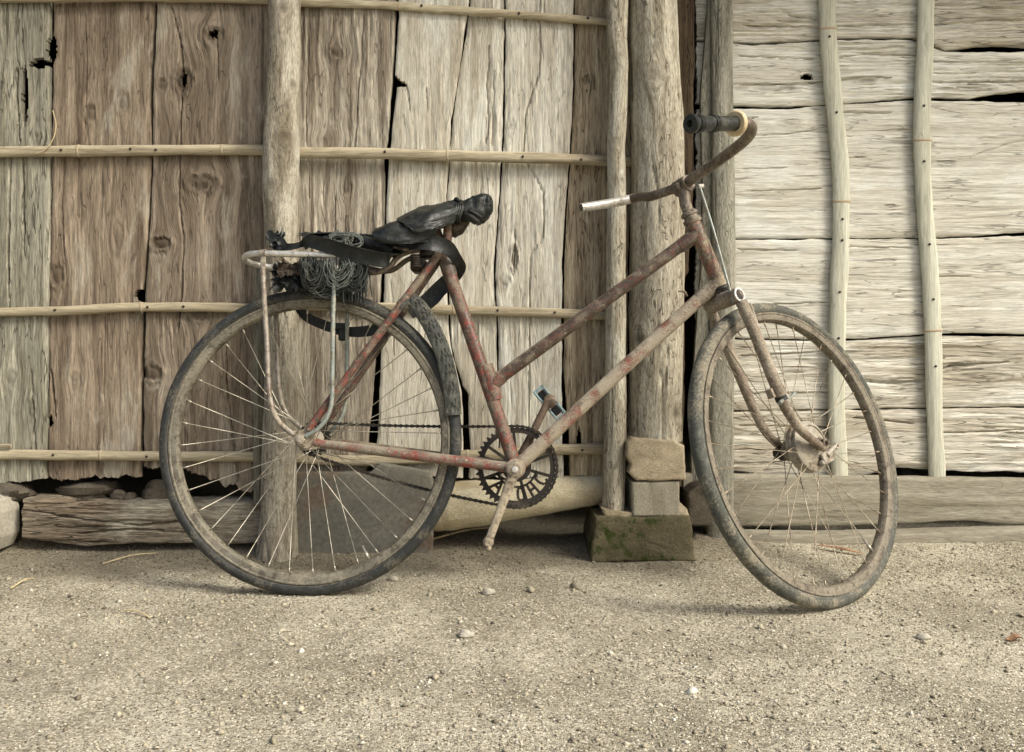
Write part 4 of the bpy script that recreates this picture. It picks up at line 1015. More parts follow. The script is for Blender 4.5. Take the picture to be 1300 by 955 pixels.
# cranks and pedal
cd1 = bp(620, 688, .075); b1 = BBp + Nn * .058
def crank(m_, b0, e0, nside):
    d = e0 - b0; m_.tube([b0 - d * .10, b0 - d * .02, b0 + d * .12, b0 + d * .5, b0 + d * .93, e0, e0 + d * .07], [.010, .0165, .0125, .0095, .009, .0125, .008], 14, flat=(nside, .62))
near_crank = part('crank', 'crank', lambda m_: (crank(m_, b1, cd1, Nn), m_.lathe(b1, U, W, Nn, [(.017, -.012), (.017, .0105), (.013, .013), (.010, .013)], 18, False)))
part('bolt', 'chrome', lambda m_: m_.lathe(b1 + Nn * .012, U, W, Nn, [(.0075, 0), (.0078, .0035), (.006, .0065), (.001, .0075)], 14, False), near_crank)
part('pedal_stub', 'crank', lambda m_: (m_.tube([cd1 - Nn * .008, cd1 + Nn * .010, cd1 + Nn * .011, cd1 + Nn * .022], [.0105, .0105, .007, .006], 12), m_.lathe(cd1 - W * .012 + Nn * .003, U, W, Nn, [(.004, -.006), (.007, -.005), (.007, .008), (.003, .012)], 10, False)), near_crank)
cd2 = bp(697, 507, -.068); b2 = BBp - Nn * .058
far_crank = part('crank', 'crank_f', lambda m_: (crank(m_, b2, cd2, Nn), m_.lathe(b2, U, W, Nn, [(.017, -.012), (.017, .012), (.013, .014)], 18, False)))
pe = (bp(713, 528, -.085) - bp(683, 493, -.085)); pe /= np.linalg.norm(pe); pf = np.cross(Nn, pe)
pc = bp(698, 511, -.085)
def pedal(m_):
    for o_ in (0, -.085):
        q = pc + Nn * o_
        hw, hh = .042, .0125
        for sg in (-1, 1):
            m_.bbox(q + pf * sg * hh, pe * hw, pf * .0022, Nn * .0022, .4)
            m_.bbox(q + pe * sg * hw, pf * (hh + .0022), pe * .0022, Nn * .0022, .4)
        m_.bbox(q, pf * hh, pe * .004, Nn * .002, .4)
    m_.tube([pc + Nn * .012, pc - Nn * .09], .0065, 10)
ped = part('pedal', 'bluepedal', pedal)
for sg in (-1, 1):
    part('rubber_block', 'black2', lambda m_: m_.bbox(pc - Nn * .044 + pe * sg * .024, pe * .011, pf * .0105, Nn * .038, .3), ped)
part('pedal_cap', 'crank_f', lambda m_: m_.lathe(pc + Nn * .016, U, W, Nn, [(.013, -.012), (.0145, -.006), (.0145, .004), (.010, .007), (.002, .007)], 16, False), ped)
# fork and front end
crR = .0125
cN, cM, cF = sp(938, 374.5, .050), sp(919, 381.5, .002), sp(899, 390, -.045)
crown = part('fork_crown', 'fork', lambda m_: (m_.tube([cF, cM, cN], [.0165, .0185, .0172], 22), m_.tube([hB + hd * .008, cM], .0170, 18)))
part('crown_ring', 'chrome', lambda m_: m_.lathe(cN + NS * .0006, FS, K, NS, [(.0174, 0), (.0168, .0025), (.0122, .0025), (.0122, .0006), (.013, 0), (.015, -.001)], 20, True), crown)
part('crown_hollow_shade', 'dark', lambda m_: m_.lathe(cN - NS * .0002, FS, K, NS, [(.0002, 0), (.0123, .0008), (.0123, .0012), (.0002, .0012)], 20, False), crown)  # dark disc on the capped crown end, painted shade of an open tube
nb = [sp(941, 384, .046), sp(946, 394, .05), sp(962, 432, .053), sp(989, 500, .056), sp(1005, 530, .057), sp(1020, 549, .058), sp(1046, 570, .058)]
near_blade = tubep('fork_blade', 'fork', nb, [.0130, .0134, .0130, .0120, .0112, .0102, .0078], 18, 6)
fb = [sp(902, 392, -.045), sp(921, 436, -.05), sp(938, 475, -.053), sp(958, 522, -.055), sp(975, 552, -.056), sp(1005, 578, -.057), sp(1018, 584, -.057)]
far_blade = tubep('fork_blade', 'fork', fb, [.0115, .0120, .0118, .0108, .01, .009, .007], 18, 6)
part('clamp', 'fork', lambda m_: (m_.tube([sp(985.5, 489, .056), sp(990.5, 501, .056)], .0142, 18), m_.bbox(sp(978, 500, .066), FS * .004, K * .010, NS * .008, .3)), near_blade)
part('tape', 'black2', lambda m_: m_.tube([sp(990.5, 503, .056), sp(993, 509, .056)], .0132, 16), near_blade)
tubep('rod_guide', 'leg', [sp(952, 385, .058), sp(972, 440, .06), sp(993, 490, .062), sp(999, 505, .064)], .0026, 8, 6, near_blade)
part('wing_nut', 'leg2', lambda m_: (m_.tube([sp(994, 508, .062), sp(1004, 504, .064), sp(1009, 499, .066)], [.003, .002, .004], 8), m_.tube([sp(994, 508, .062), sp(990, 512, .07)], .004, 8)), near_blade)
drum = part('brake_drum', 'drum', lambda m_: m_.lathe(FW + NS * .012, FS, K, NS, [(.02, -.012), (.056, -.010), (.058, -.004), (.058, .004), (.0545, .007), (.0545, .011), (.057, .012), (.057, .017), (.053, .020), (.046, .0235), (.0445, .0205), (.032, .0265), (.018, .033), (.010, .036), (.001, .036)], 56, False), fw, 30)
part('brake_arm', 'drum', lambda m_: (m_.bbox(FW + NS * .046 - K * .034 + FS * .012, K * .013, FS * .019, NS * .0035, .5), m_.tube([FW + NS * .046 - K * .03 + FS * .012, FW + NS * .05 - K * .02 + FS * .052], [.008, .004], 10), m_.lathe(FW + NS * .049 - K * .022 + FS * .056, FS, K, NS, [(.0075, -.004), (.0075, .004), (.003, .004), (.003, -.004)], 12, True), m_.bbox(FW + NS * .042 - K * .040 + FS * .0, K * .006, FS * .012, NS * .006, .4)), fw)
part('axle_nut', 'barrust', lambda m_: (m_.lathe(FW + NS * .058, FS, K, NS, [(.014, -.01), (.014, -.003), (.0105, -.003), (.0105, .009), (.005, .0095), (.005, .016), (.001, .016)], 6, False), m_.bbox(FW + NS * .053 - FS * .012 + K * .006, FS * .018, K * .009, NS * .002, .3)), fw)
part('axle_nut', 'dark', lambda m_: m_.lathe(FW - NS * .058, FS, K, -NS, [(.018, -.02), (.02, -.003), (.0125, -.003), (.0125, .012), (.005, .012)], 8, False), fw)
# stem, handlebar, grip
stem_top = bp(867, 236, 0)
stem = tubep('stem', 'barrust', [hA - hd * .02, hA - hd * .05, stem_top + hd * .004], [.0132, .0132, .0135], 18)
part('clamp', 'barrust', lambda m_: (m_.tube([S3(.012, .264, -.019), S3(.012, .264, .019)], .0195, 20), m_.bbox(S3(-.008, .262, 0), FS * .007, K * .011, NS * .009, .4)), stem)
nbar = [S3(.012, .264, 0), sp(885, 222.5, .046), sp(905, 209.5, .10), sp(930, 191, .165), sp(944, 179.5, .205), sp(951.5, 171, .228), sp(954, 163.5, .241), sp(950, 158.2, .249), sp(940, 157, .252), sp(900, 157, .254)]
fbar = [S3(.012, .264, 0), sp(843, 244, -.05), sp(826, 249.5, -.085), sp(812, 250, -.12), sp(800, 253, -.145), sp(770, 259, -.175), sp(738, 264, -.20)]
hbar = tubep('handlebar', 'barrust', nbar, .0120, 20, 8)
tubep('handlebar_end', 'barrust', fbar[:5], .0112, 18, 8, hbar)
bare = tubep('bare_tube', 'chrome', fbar[4:], .0113, 18, 6, hbar)
ed = fbar[-1] - fbar[-2]; ed /= np.linalg.norm(ed)
e1_ = np.cross(ed, K); e1_ /= np.linalg.norm(e1_); e2_ = np.cross(ed, e1_)
part('tube_mouth_shade', 'dark', lambda m_: m_.lathe(fbar[-1] + ed * .0004, e1_, e2_, ed, [(.0002, 0), (.0092, .0002), (.0092, .0006), (.0002, .0006)], 18, False), hbar)  # solid dark disc imitating the shaded inside of the bar end
ga, gb = sp(941, 157.0, .251), sp(876, 157.2, .255)
gd = gb - ga; glen = np.linalg.norm(gd); gd /= glen
q1 = np.cross(gd, K); q1 /= np.linalg.norm(q1); q2 = np.cross(gd, q1)
gprof = [(.0112, .02)]
t = .022
def rib(t0, n, r0=.0150, r1=.0170, w=.0035):
    o_ = []
    for i in range(n): o_ += [(r1, t0 + i * w), (r1, t0 + i * w + w * .55), (r0, t0 + i * w + w * .6), (r0, t0 + (i + 1) * w)]
    return o_
gprof += [(.0155, .021)] + [(.0152, .03), (.0148, glen * .52)] + rib(glen * .53, 4) + [(.0148, glen * .70)] + rib(glen * .82, 4) + [(.0150, glen * .94), (.0178, glen * .95), (.0185, glen * .985), (.0165, glen), (.007, glen + .0005), (.006, glen - .008), (.0005, glen - .008)]
gr = part('grip', 'grip', lambda m_: m_.lathe(ga, q1, q2, gd, gprof, 26, False), hbar, 35)
part('ring', 'cream', lambda m_: m_.lathe(ga + gd * .018, q1, q2, gd, [(.0150, -.006), (.0235, -.0055), (.0255, -.002), (.0255, .004), (.0235, .0065), (.0155, .007)], 28, False), gr)
tubep('brake_rod', 'leg2', [sp(889, 239, .03), sp(905, 290, .033), sp(922, 352, .036), sp(931, 384, .04)], .0030, 8, 4)
part('brake_lever_joint', 'chrome', lambda m_: m_.tube([sp(886, 237, .03), sp(892, 236, .03)], .005, 8))
# brake stub on the down tube
tubep('cable_stop', 'red_dark', [bp(872, 376, .012), bp(868, 370, .018), bp(861, 370, .02)], [.003, .003, .002], 8, 3)

# rear rack
rk = [L3(.13, .395, .035), L3(.115, .405, .055), bp(430, 325, .062), bp(390, 323.5, .062), bp(340, 322, .062), bp(321, 322.5, .052), bp(312, 325, .03), bp(311, 329, 0), bp(318, 334, -.03), bp(335, 338, -.055), bp(355, 340, -.062), bp(400, 341, -.062), L3(.09, .395, -.06), L3(.13, .388, -.035)]
rack = tubep('rack', 'chrome', rk, .0070, 14, 8)
part('collar', 'leg', lambda m_: (m_.tube([bp(330, 322, .061), bp(338, 321.6, .062)], .0086, 14), m_.bbox(bp(334, 333, .063), U * .006, W * .018, Nn * .0025, .4)), rack)
for c_ in (.062, -.062):
    a0, b0 = (bp(334, 338, .065), bp(425, 338, .065)) if c_ > 0 else (L3(-.118, .39, c_), L3(.06, .39, c_))
    a1 = L3((a0 - C) @ U, (a0 - C) @ W, c_ * 1.04); b1_ = L3((b0 - C) @ U, (b0 - C) @ W, c_ * 1.04)
    if c_ > 0:
        lgA = [bp(333.5, 340, .066), bp(336, 390, .066), bp(339, 440, .066), bp(341, 490, .066), bp(346, 520, .066), bp(357, 539, .067), bp(374, 553, .068)]
        lgB = [bp(425, 338, .066), bp(423, 400, .066), bp(422, 470, .066), bp(421, 510, .066), bp(414, 532, .067), bp(402, 546, .068), bp(388, 554, .068)]
    else:
        lgA = [L3(-.115, .39, c_), L3(-.105, .26, c_), L3(-.095, .12, c_), L3(-.075, .06, c_), L3(-.02, .01, c_)]
        lgB = [L3(.062, .39, c_), L3(.064, .26, c_), L3(.066, .10, c_), L3(.05, .04, c_), L3(.015, .005, c_)]
    tubep('rack_leg', 'leg', lgA, .0060, 10, 6, rack)
    tubep('rack_leg', 'leg2', lgB, .0050, 10, 6, rack)
part('rack_bracket', 'leg', lambda m_: (m_.bbox(bp(425, 331, .064), U * .011, W * .017, Nn * .003, .5), m_.lathe(bp(427, 340, .068), U, W, Nn, [(.006, -.003), (.006, .004), (.002, .006)], 8, False)), rack)
for a_ in (-.06, .0, .055):
    part('cross_bar', 'leg', lambda m_: m_.tube([L3(a_, .405, .06), L3(a_, .397, -.06)], .0045, 8), rack)
tubep('rack_stay', 'barrust', [bp(455, 343, .02), bp(478, 346, .03), bp(495, 338, .03), bp(507, 325, .02), bp(530, 318, .012), bp(556, 322, .012)], .0062, 10, 6, rack)
tubep('rack_stay', 'barrust', [L3(.11, .40, -.03), L3(.17, .392, -.03), L3(.22, .42, -.02), L3(.29, .43, -.012)], .0062, 10, 6, rack)

# strip of old tyre used as a mudguard
def arc_strip():
    cl = [bp(506, 388), bp(514, 380), bp(524, 377), bp(534, 386), bp(545, 402), bp(556, 422), bp(566, 446), bp(573, 472), bp(578, 500), bp(580, 527)]
    P, _ = spline(cl, 1.0, 9); n = len(P); T = np.gradient(P, axis=0); T /= np.linalg.norm(T, axis=1)[:, None]
    V_ = []; f = []; m_ = 15
    for i in range(n):
        o_ = np.cross(T[i], Nn); o_ = o_ if o_ @ U > 0 or i < 20 else -o_
        if (P[i] - C) @ o_ < 0: o_ = -o_
        tw = math.radians(18 + 40 * min(1, i / (n * .35))); cst, snt = math.cos(tw), math.sin(tw)
        for lay in (0, 1):
            for j in range(m_):
                u_ = (j / (m_ - 1) - .5) * 2
                bulge = .012 * (1 - abs(u_) ** 2.2) - .010
                tr = 0
                if lay == 0 and abs(u_) < .85:
                    zz = (i * .42 + abs(((u_ * 2.2) % 1) - .5) * 3.2) % 3.0
                    tr = -.0045 if zz < .8 else 0
                    if abs(abs(u_) - .5) < .06: tr = -.0018
                r_ = bulge + tr - (.004 if lay else 0)
                nq = o_ * cst + Nn * snt; wq = Nn * cst - o_ * snt
                V_.append(P[i] + Nn * .026 + nq * r_ + wq * u_ * .0200)
    per = 2 * m_
    for i in range(n - 1):
        for j in range(m_ - 1):
            a0 = i * per + j; a1 = (i + 1) * per + j
            f.append([a0, a0 + 1, a1 + 1, a1]); f.append([a0 + m_ + 1, a0 + m_, a1 + m_, a1 + m_ + 1])
        for j in (0, m_ - 1):
            a0 = i * per + j; a1 = (i + 1) * per + j; f.append([a0, a1, a1 + m_, a0 + m_])
    for i in (0, n - 1):
        for j in range(m_ - 1):
            a0 = i * per + j; f.append([a0, a0 + 1, a0 + m_ + 1, a0 + m_])
    return V_, f
Vt, ft = arc_strip()
mg = mesh_obj('mudguard', Vt, ft, M['tread'], bike, True, None, 35)
mg['label'] = 'cut strip of old chevron tyre over the rear wheel'

# saddle: bundle of black rubber tied round the seat
def loft(stations, c0, mat, name, parent, seed=0, amp=.004, seg=28, power=2.4):
    """stations: (x_px, y_top, y_bot, half_width_m)"""
    S_ = np.array(stations, float); xs = np.linspace(0, len(S_) - 1, (len(S_) - 1) * 6 + 1)
    tab = np.stack([np.interp(xs, np.arange(len(S_)), S_[:, k]) for k in range(4)], 1)
    V_ = []; f = []; n = len(tab)
    for i, (x, yt, yb, hw) in enumerate(tab):
        ct = bp(x, (yt + yb) / 2, c0); hh = (yb - yt) / 2 * 1.83 / F_PX
        for j in range(seg):
            a = 2 * math.pi * j / seg
            ca, sa = math.cos(a), math.sin(a)
            w_ = abs(ca) ** (2 / power) * math.copysign(1, ca); h_ = abs(sa) ** (2 / power) * math.copysign(1, sa)
            k = 1 + amp / .02 * (float(fbm(i * .16 + 3 * ca, sa * 2.2 + seed, seed, 3)) - .5) * 2
            V_.append(ct + Nn * hw * w_ * k + W * hh * h_ * k)
    for i in range(n - 1):
        for j in range(seg):
            l = (j + 1) % seg; f.append([i * seg + j, i * seg + l, (i + 1) * seg + l, (i + 1) * seg + j])
    f.append(list(range(seg))[::-1]); f.append([(n - 1) * seg + j for j in range(seg)])
    return mesh_obj(name, V_, f, mat, parent, True, None, 50)
saddle = loft([(500, 290, 301, .03), (508, 287, 301, .06), (525, 280, 299, .066), (550, 271, 292, .052), (575, 263, 284, .03), (585, 258, 282, .022), (600, 256, 278, .018), (612, 255, 272, .012)], 0, M['black2'], 'saddle', bike, 5, .003)
def flap(name, rows, mat, parent, seed, thick=.0022, sub=6, amp=.003, cat=None):
    """draped sheet: rows of control points (world), splined both ways"""
    R_ = [spline(r_, 1.0, sub)[0] for r_ in rows]; A_ = np.array(R_)
    cols = [spline(A_[:, i], 1.0, sub)[0] for i in range(A_.shape[1])]
    G = np.array(cols).transpose(1, 0, 2)
    n0, n1 = G.shape[:2]
    du = np.gradient(G, axis=1); dv_ = np.gradient(G, axis=0); nn = np.cross(du, dv_); nn /= np.linalg.norm(nn, axis=2)[..., None] + 1e-9
    ii, jj = np.meshgrid(np.arange(n0), np.arange(n1), indexing='ij')
    G = G + nn * (amp * 2 * (fbm(ii / 4., jj / 6., seed, 4, .6) - .5))[..., None]
    Vt_ = np.concatenate([G.reshape(-1, 3), (G - nn * thick).reshape(-1, 3)]); idx = np.arange(n0 * n1).reshape(n0, n1); m_ = n0 * n1
    q = np.stack([idx[:-1, :-1], idx[:-1, 1:], idx[1:, 1:], idx[1:, :-1]], -1).reshape(-1, 4)
    f = q.tolist() + (q[:, ::-1] + m_).tolist()
    bd = list(idx[0, :]) + list(idx[1:, -1]) + list(idx[-1, -2::-1]) + list(idx[-2:0, 0])
    for a_, b_ in zip(bd, bd[1:] + bd[:1]): f.append([int(b_), int(a_), int(a_) + m_, int(b_) + m_])
    return mesh_obj(name, Vt_, f, mat, parent, True, None, 60)
# lower flap (wide rear of the seat)
flap('cover', [[bp(499, 284, -.05), bp(520, 277, -.05), bp(548, 270, -.04), bp(572, 264, -.03)],
               [bp(487, 290, .02), bp(512, 281, .03), bp(545, 272, .03), bp(570, 266, .02)],
               [bp(475, 295, .075), bp(497, 288, .085), bp(530, 281, .075), bp(562, 275, .05)],
               [bp(474, 301, .085), bp(490, 303, .095), bp(520, 303, .085), bp(552, 297, .055)],
               [bp(482, 304, .08), bp(501, 309, .09), bp(525, 309, .08), bp(548, 303, .05)]], M['black'], saddle, 1, .005, 7, .005)
# upper flap
flap('cover', [[bp(520, 274, -.03), bp(540, 266, -.03), bp(560, 261, -.02), bp(577, 258, -.012)],
               [bp(504, 279, .06), bp(535, 268, .055), bp(560, 262, .04), bp(580, 258, .02)],
               [bp(509, 284, .092), bp(535, 278, .088), bp(557, 271, .07), bp(581, 264, .04)],
               [bp(520, 290, .098), bp(537, 290, .094), bp(556, 285, .078), bp(579, 273, .046)],
               [bp(531, 294, .092), bp(543, 294, .09), bp(560, 289, .074), bp(572, 284, .046)]], M['black'], saddle, 2, .006, 7, .0065)
# nose bundle
loft([(582, 258, 282, .02), (588, 254, 283, .030), (597, 251, 283, .034), (606, 249.5, 286, .034), (614, 248, 284, .032), (620, 247.5, 279, .028), (624, 250, 273, .02), (626, 256, 268, .008)], .01, M['black'], 'nose_wrap', saddle, 9, .006, 32, 2.2)
for i_ in range(4):
    a0 = random.uniform(-2, 2)
    tubep('knot', 'black', [bp(577 + i_ * 2.4, 258, -.02), bp(578 + i_ * 2.4 + a0 * .3, 256, .02), bp(579 + i_ * 2.6, 264, .045), bp(576 + i_ * 2.2 + a0, 276, .044), bp(574 + i_ * 3, 284, .02)], [.004, .005, .005, .004, .003], 8, 5, saddle)
tubep('knot', 'black', [bp(579, 258, .02), bp(578, 254, .03), bp(580, 252.5, .035), bp(583, 256, .04)], [.004, .0045, .004, .003], 8, 5, saddle)
tubep('fold', 'black', [bp(590, 272, .042), bp(598, 275, .046), bp(606, 281, .044), bp(610, 285, .03)], [.003, .005, .005, .002], 8, 5, saddle)
tubep('fold', 'black', [bp(594, 266, .043), bp(602, 270, .046), bp(612, 276, .042)], [.002, .004, .002], 8, 5, saddle)
tubep('fold', 'black2', [bp(540, 283, .098), bp(556, 278, .084), bp(572, 270, .058)], [.001, .0035, .001], 8, 5, saddle)
part('seat_post', 'red', lambda m_: m_.tube([bp(572, 350), bp(558, 308), bp(571, 292)][0:2] + [bp(553, 294)], .0132, 14))
tubep('seat_pillar', 'red', [bp(566, 322, .0), bp(568, 300, .012), bp(569, 285, .012)], [.011, .0105, .0105], 12)
loft([(570, 278, 300, .014), (578, 275, 302, .02), (588, 272, 297, .016), (596, 268, 285, .01)], .0, M['card'], 'leather_nose', saddle, 14, .004)
# springs and rails under the seat
for k_ in range(2):
    def spring(m_, cc=(.05 if k_ == 0 else -.04)):
        pts = []
        for i in range(60):
            a = i * .62
            pts.append(bp(527 + 0.02 * i, 324 + i * .28, cc) + U * .010 * math.cos(a) + Nn * .010 * math.sin(a))
        m_.tube(pts, .0024, 6)
    part('spring', 'dark', spring, saddle)
tubep('rail', 'barrust', [bp(500, 314, .05), bp(520, 317, .055), bp(545, 312, .03), bp(570, 303, .01)], .0036, 8, 5, saddle)
part('saddle_clamp', 'dark', lambda m_: (m_.bbox(bp(532, 338, .0), U * .018, W * .016, Nn * .022, .4), m_.bbox(bp(545, 322, .0), U * .02, W * .012, Nn * .02, .4)), saddle)

# rubber straps hung on the bicycle
def ribbon(name, pts, wdir, width, mat, label, cat, thick=.0022, seed=0, curl=0.0, group=None, parent=None, sub=8):
    P, _ = spline(pts, 1.0, sub); n = len(P); T = np.gradient(P, axis=0); T /= np.linalg.norm(T, axis=1)[:, None]
    wd = [np.asarray(q, float) for q in (wdir if isinstance(wdir, list) else [wdir] * len(pts))]
    wd = spline(np.array(wd), 1.0, sub)[0]
    wl = spline(np.array([[q, 0, 0] for q in (width if isinstance(width, list) else [width] * len(pts))], float), 1.0, sub)[0][:, 0]
    V_ = []; f = []; m_ = 7
    for i in range(n):
        w_ = wd[i] - T[i] * (wd[i] @ T[i]); w_ /= np.linalg.norm(w_); nn = np.cross(T[i], w_)
        for lay in (0, 1):
            for j in range(m_):
                u_ = j / (m_ - 1) - .5
                k = curl * (u_ * 2) ** 2 * wl[i] + .0016 * (float(vnoise(i / 5., u_ * 3 + 9, seed)) - .5)
                V_.append(P[i] + w_ * u_ * wl[i] * (1 + .1 * (float(vnoise(i / 4., j * 5.0, seed + 2)) - .5)) + nn * (k + (thick if lay else 0)))
    per = 2 * m_
    for i in range(n - 1):
        for j in range(m_ - 1):
            a0 = i * per + j; a1 = a0 + per
            f.append([a0, a1, a1 + 1, a0 + 1]); f.append([a0 + m_ + 1, a1 + m_ + 1, a1 + m_, a0 + m_])
        for j in (0, m_ - 1):
            a0 = i * per + j; a1 = a0 + per; f.append([a0, a0 + m_, a1 + m_, a1])
    for i in (0, n - 1):
        for j in range(m_ - 1):
            a0 = i * per + j; f.append([a0, a0 + 1, a0 + m_ + 1, a0 + m_])
    o = mesh_obj(name, V_, f, mat, parent, True, None if parent else P[0], 50)
    if label: tag(o, label, cat, group)
    return o
band = ribbon('rubber_band', [bp(500, 318, .03), bp(520, 310, .055), bp(545, 309, .06), bp(565, 313, .045), bp(577, 325, .025), bp(583, 338, -.005), bp(574, 352, -.03), bp(558, 368, -.035), bp(541, 385, -.035), bp(520, 398, -.03)],
       [W, W, W, W * .9 + U * .4, U + W * .6, U + W * .1, U - W * .7, U - W * .8, U - W * .8, U - W * .8], [.022, .03, .034, .034, .026, .03, .036, .038, .038, .03], M['black'], 'black rubber band looped round the seat tube below the saddle', 'strap', seed=5, curl=.08)
# load on the rack
rs = ribbon('rubber_strip', [bp(386, 312, .03), bp(395, 307, .06), bp(420, 312, .075), bp(445, 320, .08), bp(470, 326, .08), bp(488, 329, .07), bp(500, 322, .045), bp(503, 314, .02), bp(494, 309, .0), bp(470, 305, .0), bp(440, 303, .01)],
            [Nn + W * .6, Nn * .3 + W, Nn * .5 + W, Nn * .6 + W, Nn * .6 + W, Nn * .8 + W, Nn * .6 + W * .2 + U, Nn + U * .4, Nn, Nn, Nn], [.02, .028, .034, .036, .036, .034, .034, .04, .05, .05, .04], M['black2'], 'folded black inner tube strip lying along the rear rack', 'rubber strip', .003, 6, .12)
rt = thing('rubber_roll', bp(470, 312, .03), 'open ended black rubber roll on the rack beside the saddle', 'rubber roll')
mb = MB()
ra, rb_ = bp(455, 307, .03), bp(501, 318, .035); rdv = (rb_ - ra); rl = np.linalg.norm(rdv); rdv /= rl
r1_ = np.cross(rdv, Nn); r1_ /= np.linalg.norm(r1_); r2_ = np.cross(rdv, r1_)
mb.lathe(ra, r1_, r2_, rdv, [(.0125, 0), (.0155, .01), (.0165, rl * .6), (.0170, rl), (.0148, rl), (.0143, rl * .5), (.0105, .004)], 24, True, lambda a, k: .0022 * math.sin(a * 2 + k) + .0015 * math.sin(3 * a))
mb.build('roll', M['black'], rt, True, None, 50)
# torn black plastic at the rack's rear end
rg = thing('torn_plastic', L3(-.1, .41, 0), 'torn black plastic rags tied at the back of the rack', 'rag')
def rag(pts, w, seed, wdir=W, curl=.15):
    ribbon('rag', pts, wdir, w, M['black'], None, None, .002, seed, curl, None, rg)
rag([bp(341, 293, .01), bp(346, 303, .01), bp(352, 310, .02), bp(358, 316, .01)], [.012, .022, .028, .016], 3, U)
rag([bp(338, 300, .0), bp(345, 305, .0), bp(350, 310, .01)], [.006, .014, .02], 4, U)
rag([bp(352, 312, .02), bp(368, 314, .03), bp(382, 311, .03), bp(394, 306, .03)], [.022, .016, .014, .018], 5, W)
rag([bp(348, 310, .015), bp(356, 306, .03), bp(360, 312, .03), bp(352, 316, .03)], [.014, .018, .018, .012], 6, W * .5 + U)
rag([bp(390, 300, -.02), bp(400, 296, .0), bp(420, 295, .0), bp(440, 296, .0)], [.02, .03, .03, .02], 9, Nn)
def crumple(name, cx_, cy_, rx, ry, c0, c1, mat, seed, parent, amp=.012):
    """crumpled torn sheet: pixel-centred patch running from distance c0 to c1 across the rack"""
    n = 22; r_ = random.Random(seed)
    jag = [1 + .28 * r_.uniform(-1, 1) for _ in range(4 * n)]
    V_ = []; ii, jj = np.meshgrid(np.arange(n), np.arange(n), indexing='ij')
    A1 = fbm(ii / 3.2, jj / 3.2, seed, 3, .6) - .5; A2 = fbm(ii / 2.6 + 9, jj / 2.6, seed + 1, 3, .6) - .5; A3 = fbm(ii / 3.5, jj / 3.5 + 4, seed + 2, 3, .6) - .5
    for i in range(n):
        for j in range(n):
            u_, w_ = i / (n - 1) * 2 - 1, j / (n - 1) * 2 - 1
            e = max(abs(u_), abs(w_)); k = 1 + (jag[(i * 3 + j * 5) % len(jag)] - 1) * max(0, (e - .75) / .25)
            p = bp(cx_ + rx * u_ * k, cy_ + ry * w_ * k, c0 + (c1 - c0) * (w_ * .5 + .5))
            V_.append(p + U * A1[i, j] * amp * 1.4 + W * A2[i, j] * amp * 2 + Nn * A3[i, j] * amp * 2.4)
    f = [[i * n + j, i * n + j + 1, (i + 1) * n + j + 1, (i + 1) * n + j] for i in range(n - 1) for j in range(n - 1)]
    m_ = len(V_); V2 = [p - Nn * .0012 - W * .0006 for p in V_]
    f2 = [[q + m_ for q in ff][::-1] for ff in f]
    bd = [j for j in range(n)] + [i * n + n - 1 for i in range(1, n)] + [(n - 1) * n + j for j in range(n - 2, -1, -1)] + [i * n for i in range(n - 2, 0, -1)]
    f3 = [[b_, a_, a_ + m_, b_ + m_] for a_, b_ in zip(bd, bd[1:] + bd[:1])]
    return mesh_obj(name, V_ + V2, f + f2 + f3, mat, parent, True, None if parent else bp(cx_, cy_ + ry, c0), 38)
crumple('sheet', 364, 352, 19, 13, .02, .05, M['black'], 31, rg, .014)
crumple('sheet', 388, 360, 16, 9, .0, .03, M['black'], 32, rg, .012)
crumple('sheet', 414, 301, 30, 6, -.04, .05, M['black'], 33, rg, .008)
crumple('sheet', 470, 312, 28, 8, -.05, .04, M['black2'], 34, rg, .010)
crumple('sheet', 412, 368, 16, 8, .0, .03, M['black'], 35, rg, .012)
crumple('sheet', 352, 303, 8, 9, .0, .02, M['black'], 36, rg, .010)
tag(crumple('brown_rag', 370, 341, 17, 8, .03, .055, M['card'], 37, None, .010), 'crumpled brown rag stuffed under the rear rack rail', 'rag')
rag([bp(394, 366, .02), bp(404, 360, .03), bp(416, 362, .02)], [.02, .03, .02], 10, W)
# strap seen through the rear wheel
ribbon('strap', [L3(-.09, .37, -.075), bp(385, 398, -.075), bp(410, 412, -.075), bp(440, 421, -.075), bp(470, 420, -.075), bp(500, 408, -.075)], W, [.014, .022, .024, .024, .026, .02], M['black'], 'black rubber strap hanging behind the rear wheel under the rack', 'strap', .002, 13, .05)
mb = MB(); mb.bbox(bp(435, 424, -.07), U * .009, W * .017, Nn * .008, .4); mb.bbox(bp(432, 414, -.065), U * .02, W * .007, Nn * .006, .4)
tag(mb.build('buckle', M['black'], None, True, bp(435, 424, -.07), 40), 'small black buckle on the strap behind the rear wheel', 'buckle')
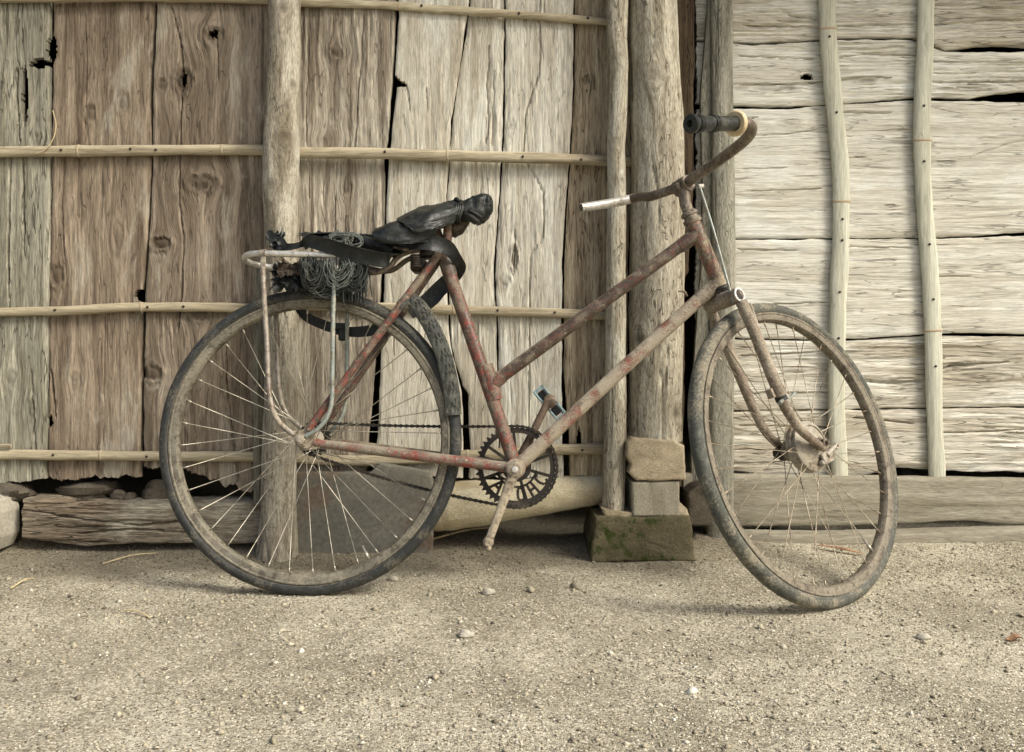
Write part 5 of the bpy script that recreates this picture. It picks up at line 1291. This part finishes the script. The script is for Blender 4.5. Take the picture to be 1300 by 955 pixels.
# skein of grey string slung over the rack
sk = thing('string_bundle', bp(425, 360, .04), 'tangled bundle of grey string slung over the rack', 'string')
def strands(name, n, cx_, cy_, rx, ry, c0, mat, seed, a0=0, a1=2 * math.pi, rad=.0016, spread=3.0, parent=sk):
    r_ = random.Random(seed); m_ = MB()
    for k in range(n):
        ox, oy, kx, ky = r_.gauss(0, spread), r_.gauss(0, spread * .6), r_.uniform(.5, 1.12), r_.uniform(.45, 1.1)
        cc = c0 + r_.uniform(-.03, .022); ph = r_.uniform(0, 6); tl = r_.uniform(-.25, .25)
        pts = []
        for i in range(25):
            a = a0 + (a1 - a0) * i / 24
            ex, ey = rx * kx * math.cos(a), ry * ky * math.sin(a)
            pts.append(bp(cx_ + ox + ex * math.cos(tl) - ey * math.sin(tl) + .8 * math.sin(3 * a + ph), cy_ + oy + ey * math.cos(tl) + ex * math.sin(tl), cc + .008 * math.sin(a + ph)))
        m_.tube(pts, rad, 5)
    o = m_.build(name, M[mat], parent); return o
def drape(n, cx_, cy_, rx, ry, c0, mat, seed):
    """nested hanging loops of string"""
    r_ = random.Random(seed); m_ = MB()
    for k in range(n):
        q = r_.uniform(.12, 1.08); ox, oy = r_.gauss(0, 1.6), r_.gauss(0, 1.5); cc = c0 + r_.uniform(-.035, .02) + .012 * (1 - q); ph = r_.uniform(0, 6); sk_ = r_.gauss(0, .12)
        pts = []
        for i in range(19):
            a = -.25 + (math.pi + .5) * i / 18
            ey = ry * q * math.sin(a)
            pts.append(bp(cx_ + ox + rx * q * math.cos(a) + sk_ * ey + 1.6 * math.sin(2.5 * a + ph) + .8 * math.sin(7 * a + 2 * ph), cy_ + oy + ey + 1.2 * math.sin(5 * a + ph), cc + .006 * math.sin(a * 1.5 + ph)))
        m_.tube(pts, r_.choice([.0008, .001, .0012]), 5)
    return m_.build('skein', M[mat], sk)
drape(190, 412, 334, 25, 42, .045, 'string', 1)
drape(110, 398, 338, 14, 32, .055, 'string', 2)
drape(130, 447, 334, 17, 34, .05, 'string', 3)
drape(40, 430, 338, 20, 30, .06, 'string2', 6)
strands('skein', 34, 432, 303, 14, 7, .03, 'string2', 4, spread=2, rad=.0012)
strands('skein', 34, 449, 307, 10, 10, .035, 'string2', 5, spread=2, rad=.0012)
m_ = MB(); r_ = random.Random(9)
for k in range(90):
    x0 = r_.choice([r_.gauss(436, 4), r_.gauss(459, 4), r_.gauss(457, 5)]); y0 = r_.uniform(335, 352); y1 = r_.uniform(364, 388)
    cc = r_.uniform(.02, .06); dx = r_.gauss(0, 3)
    m_.tube([bp(x0, y0, cc), bp(x0 + dx * .4, (y0 + y1) / 2, cc + .004), bp(x0 + dx, y1, cc)], .0013, 5, smoothpts=4)
m_.build('fringe', M['string'], sk)
print('objects', len(bpy.data.objects), 'tris', sum(len(o.data.loops) - 2 * len(o.data.polygons) for o in bpy.data.objects if o.type == 'MESH'))
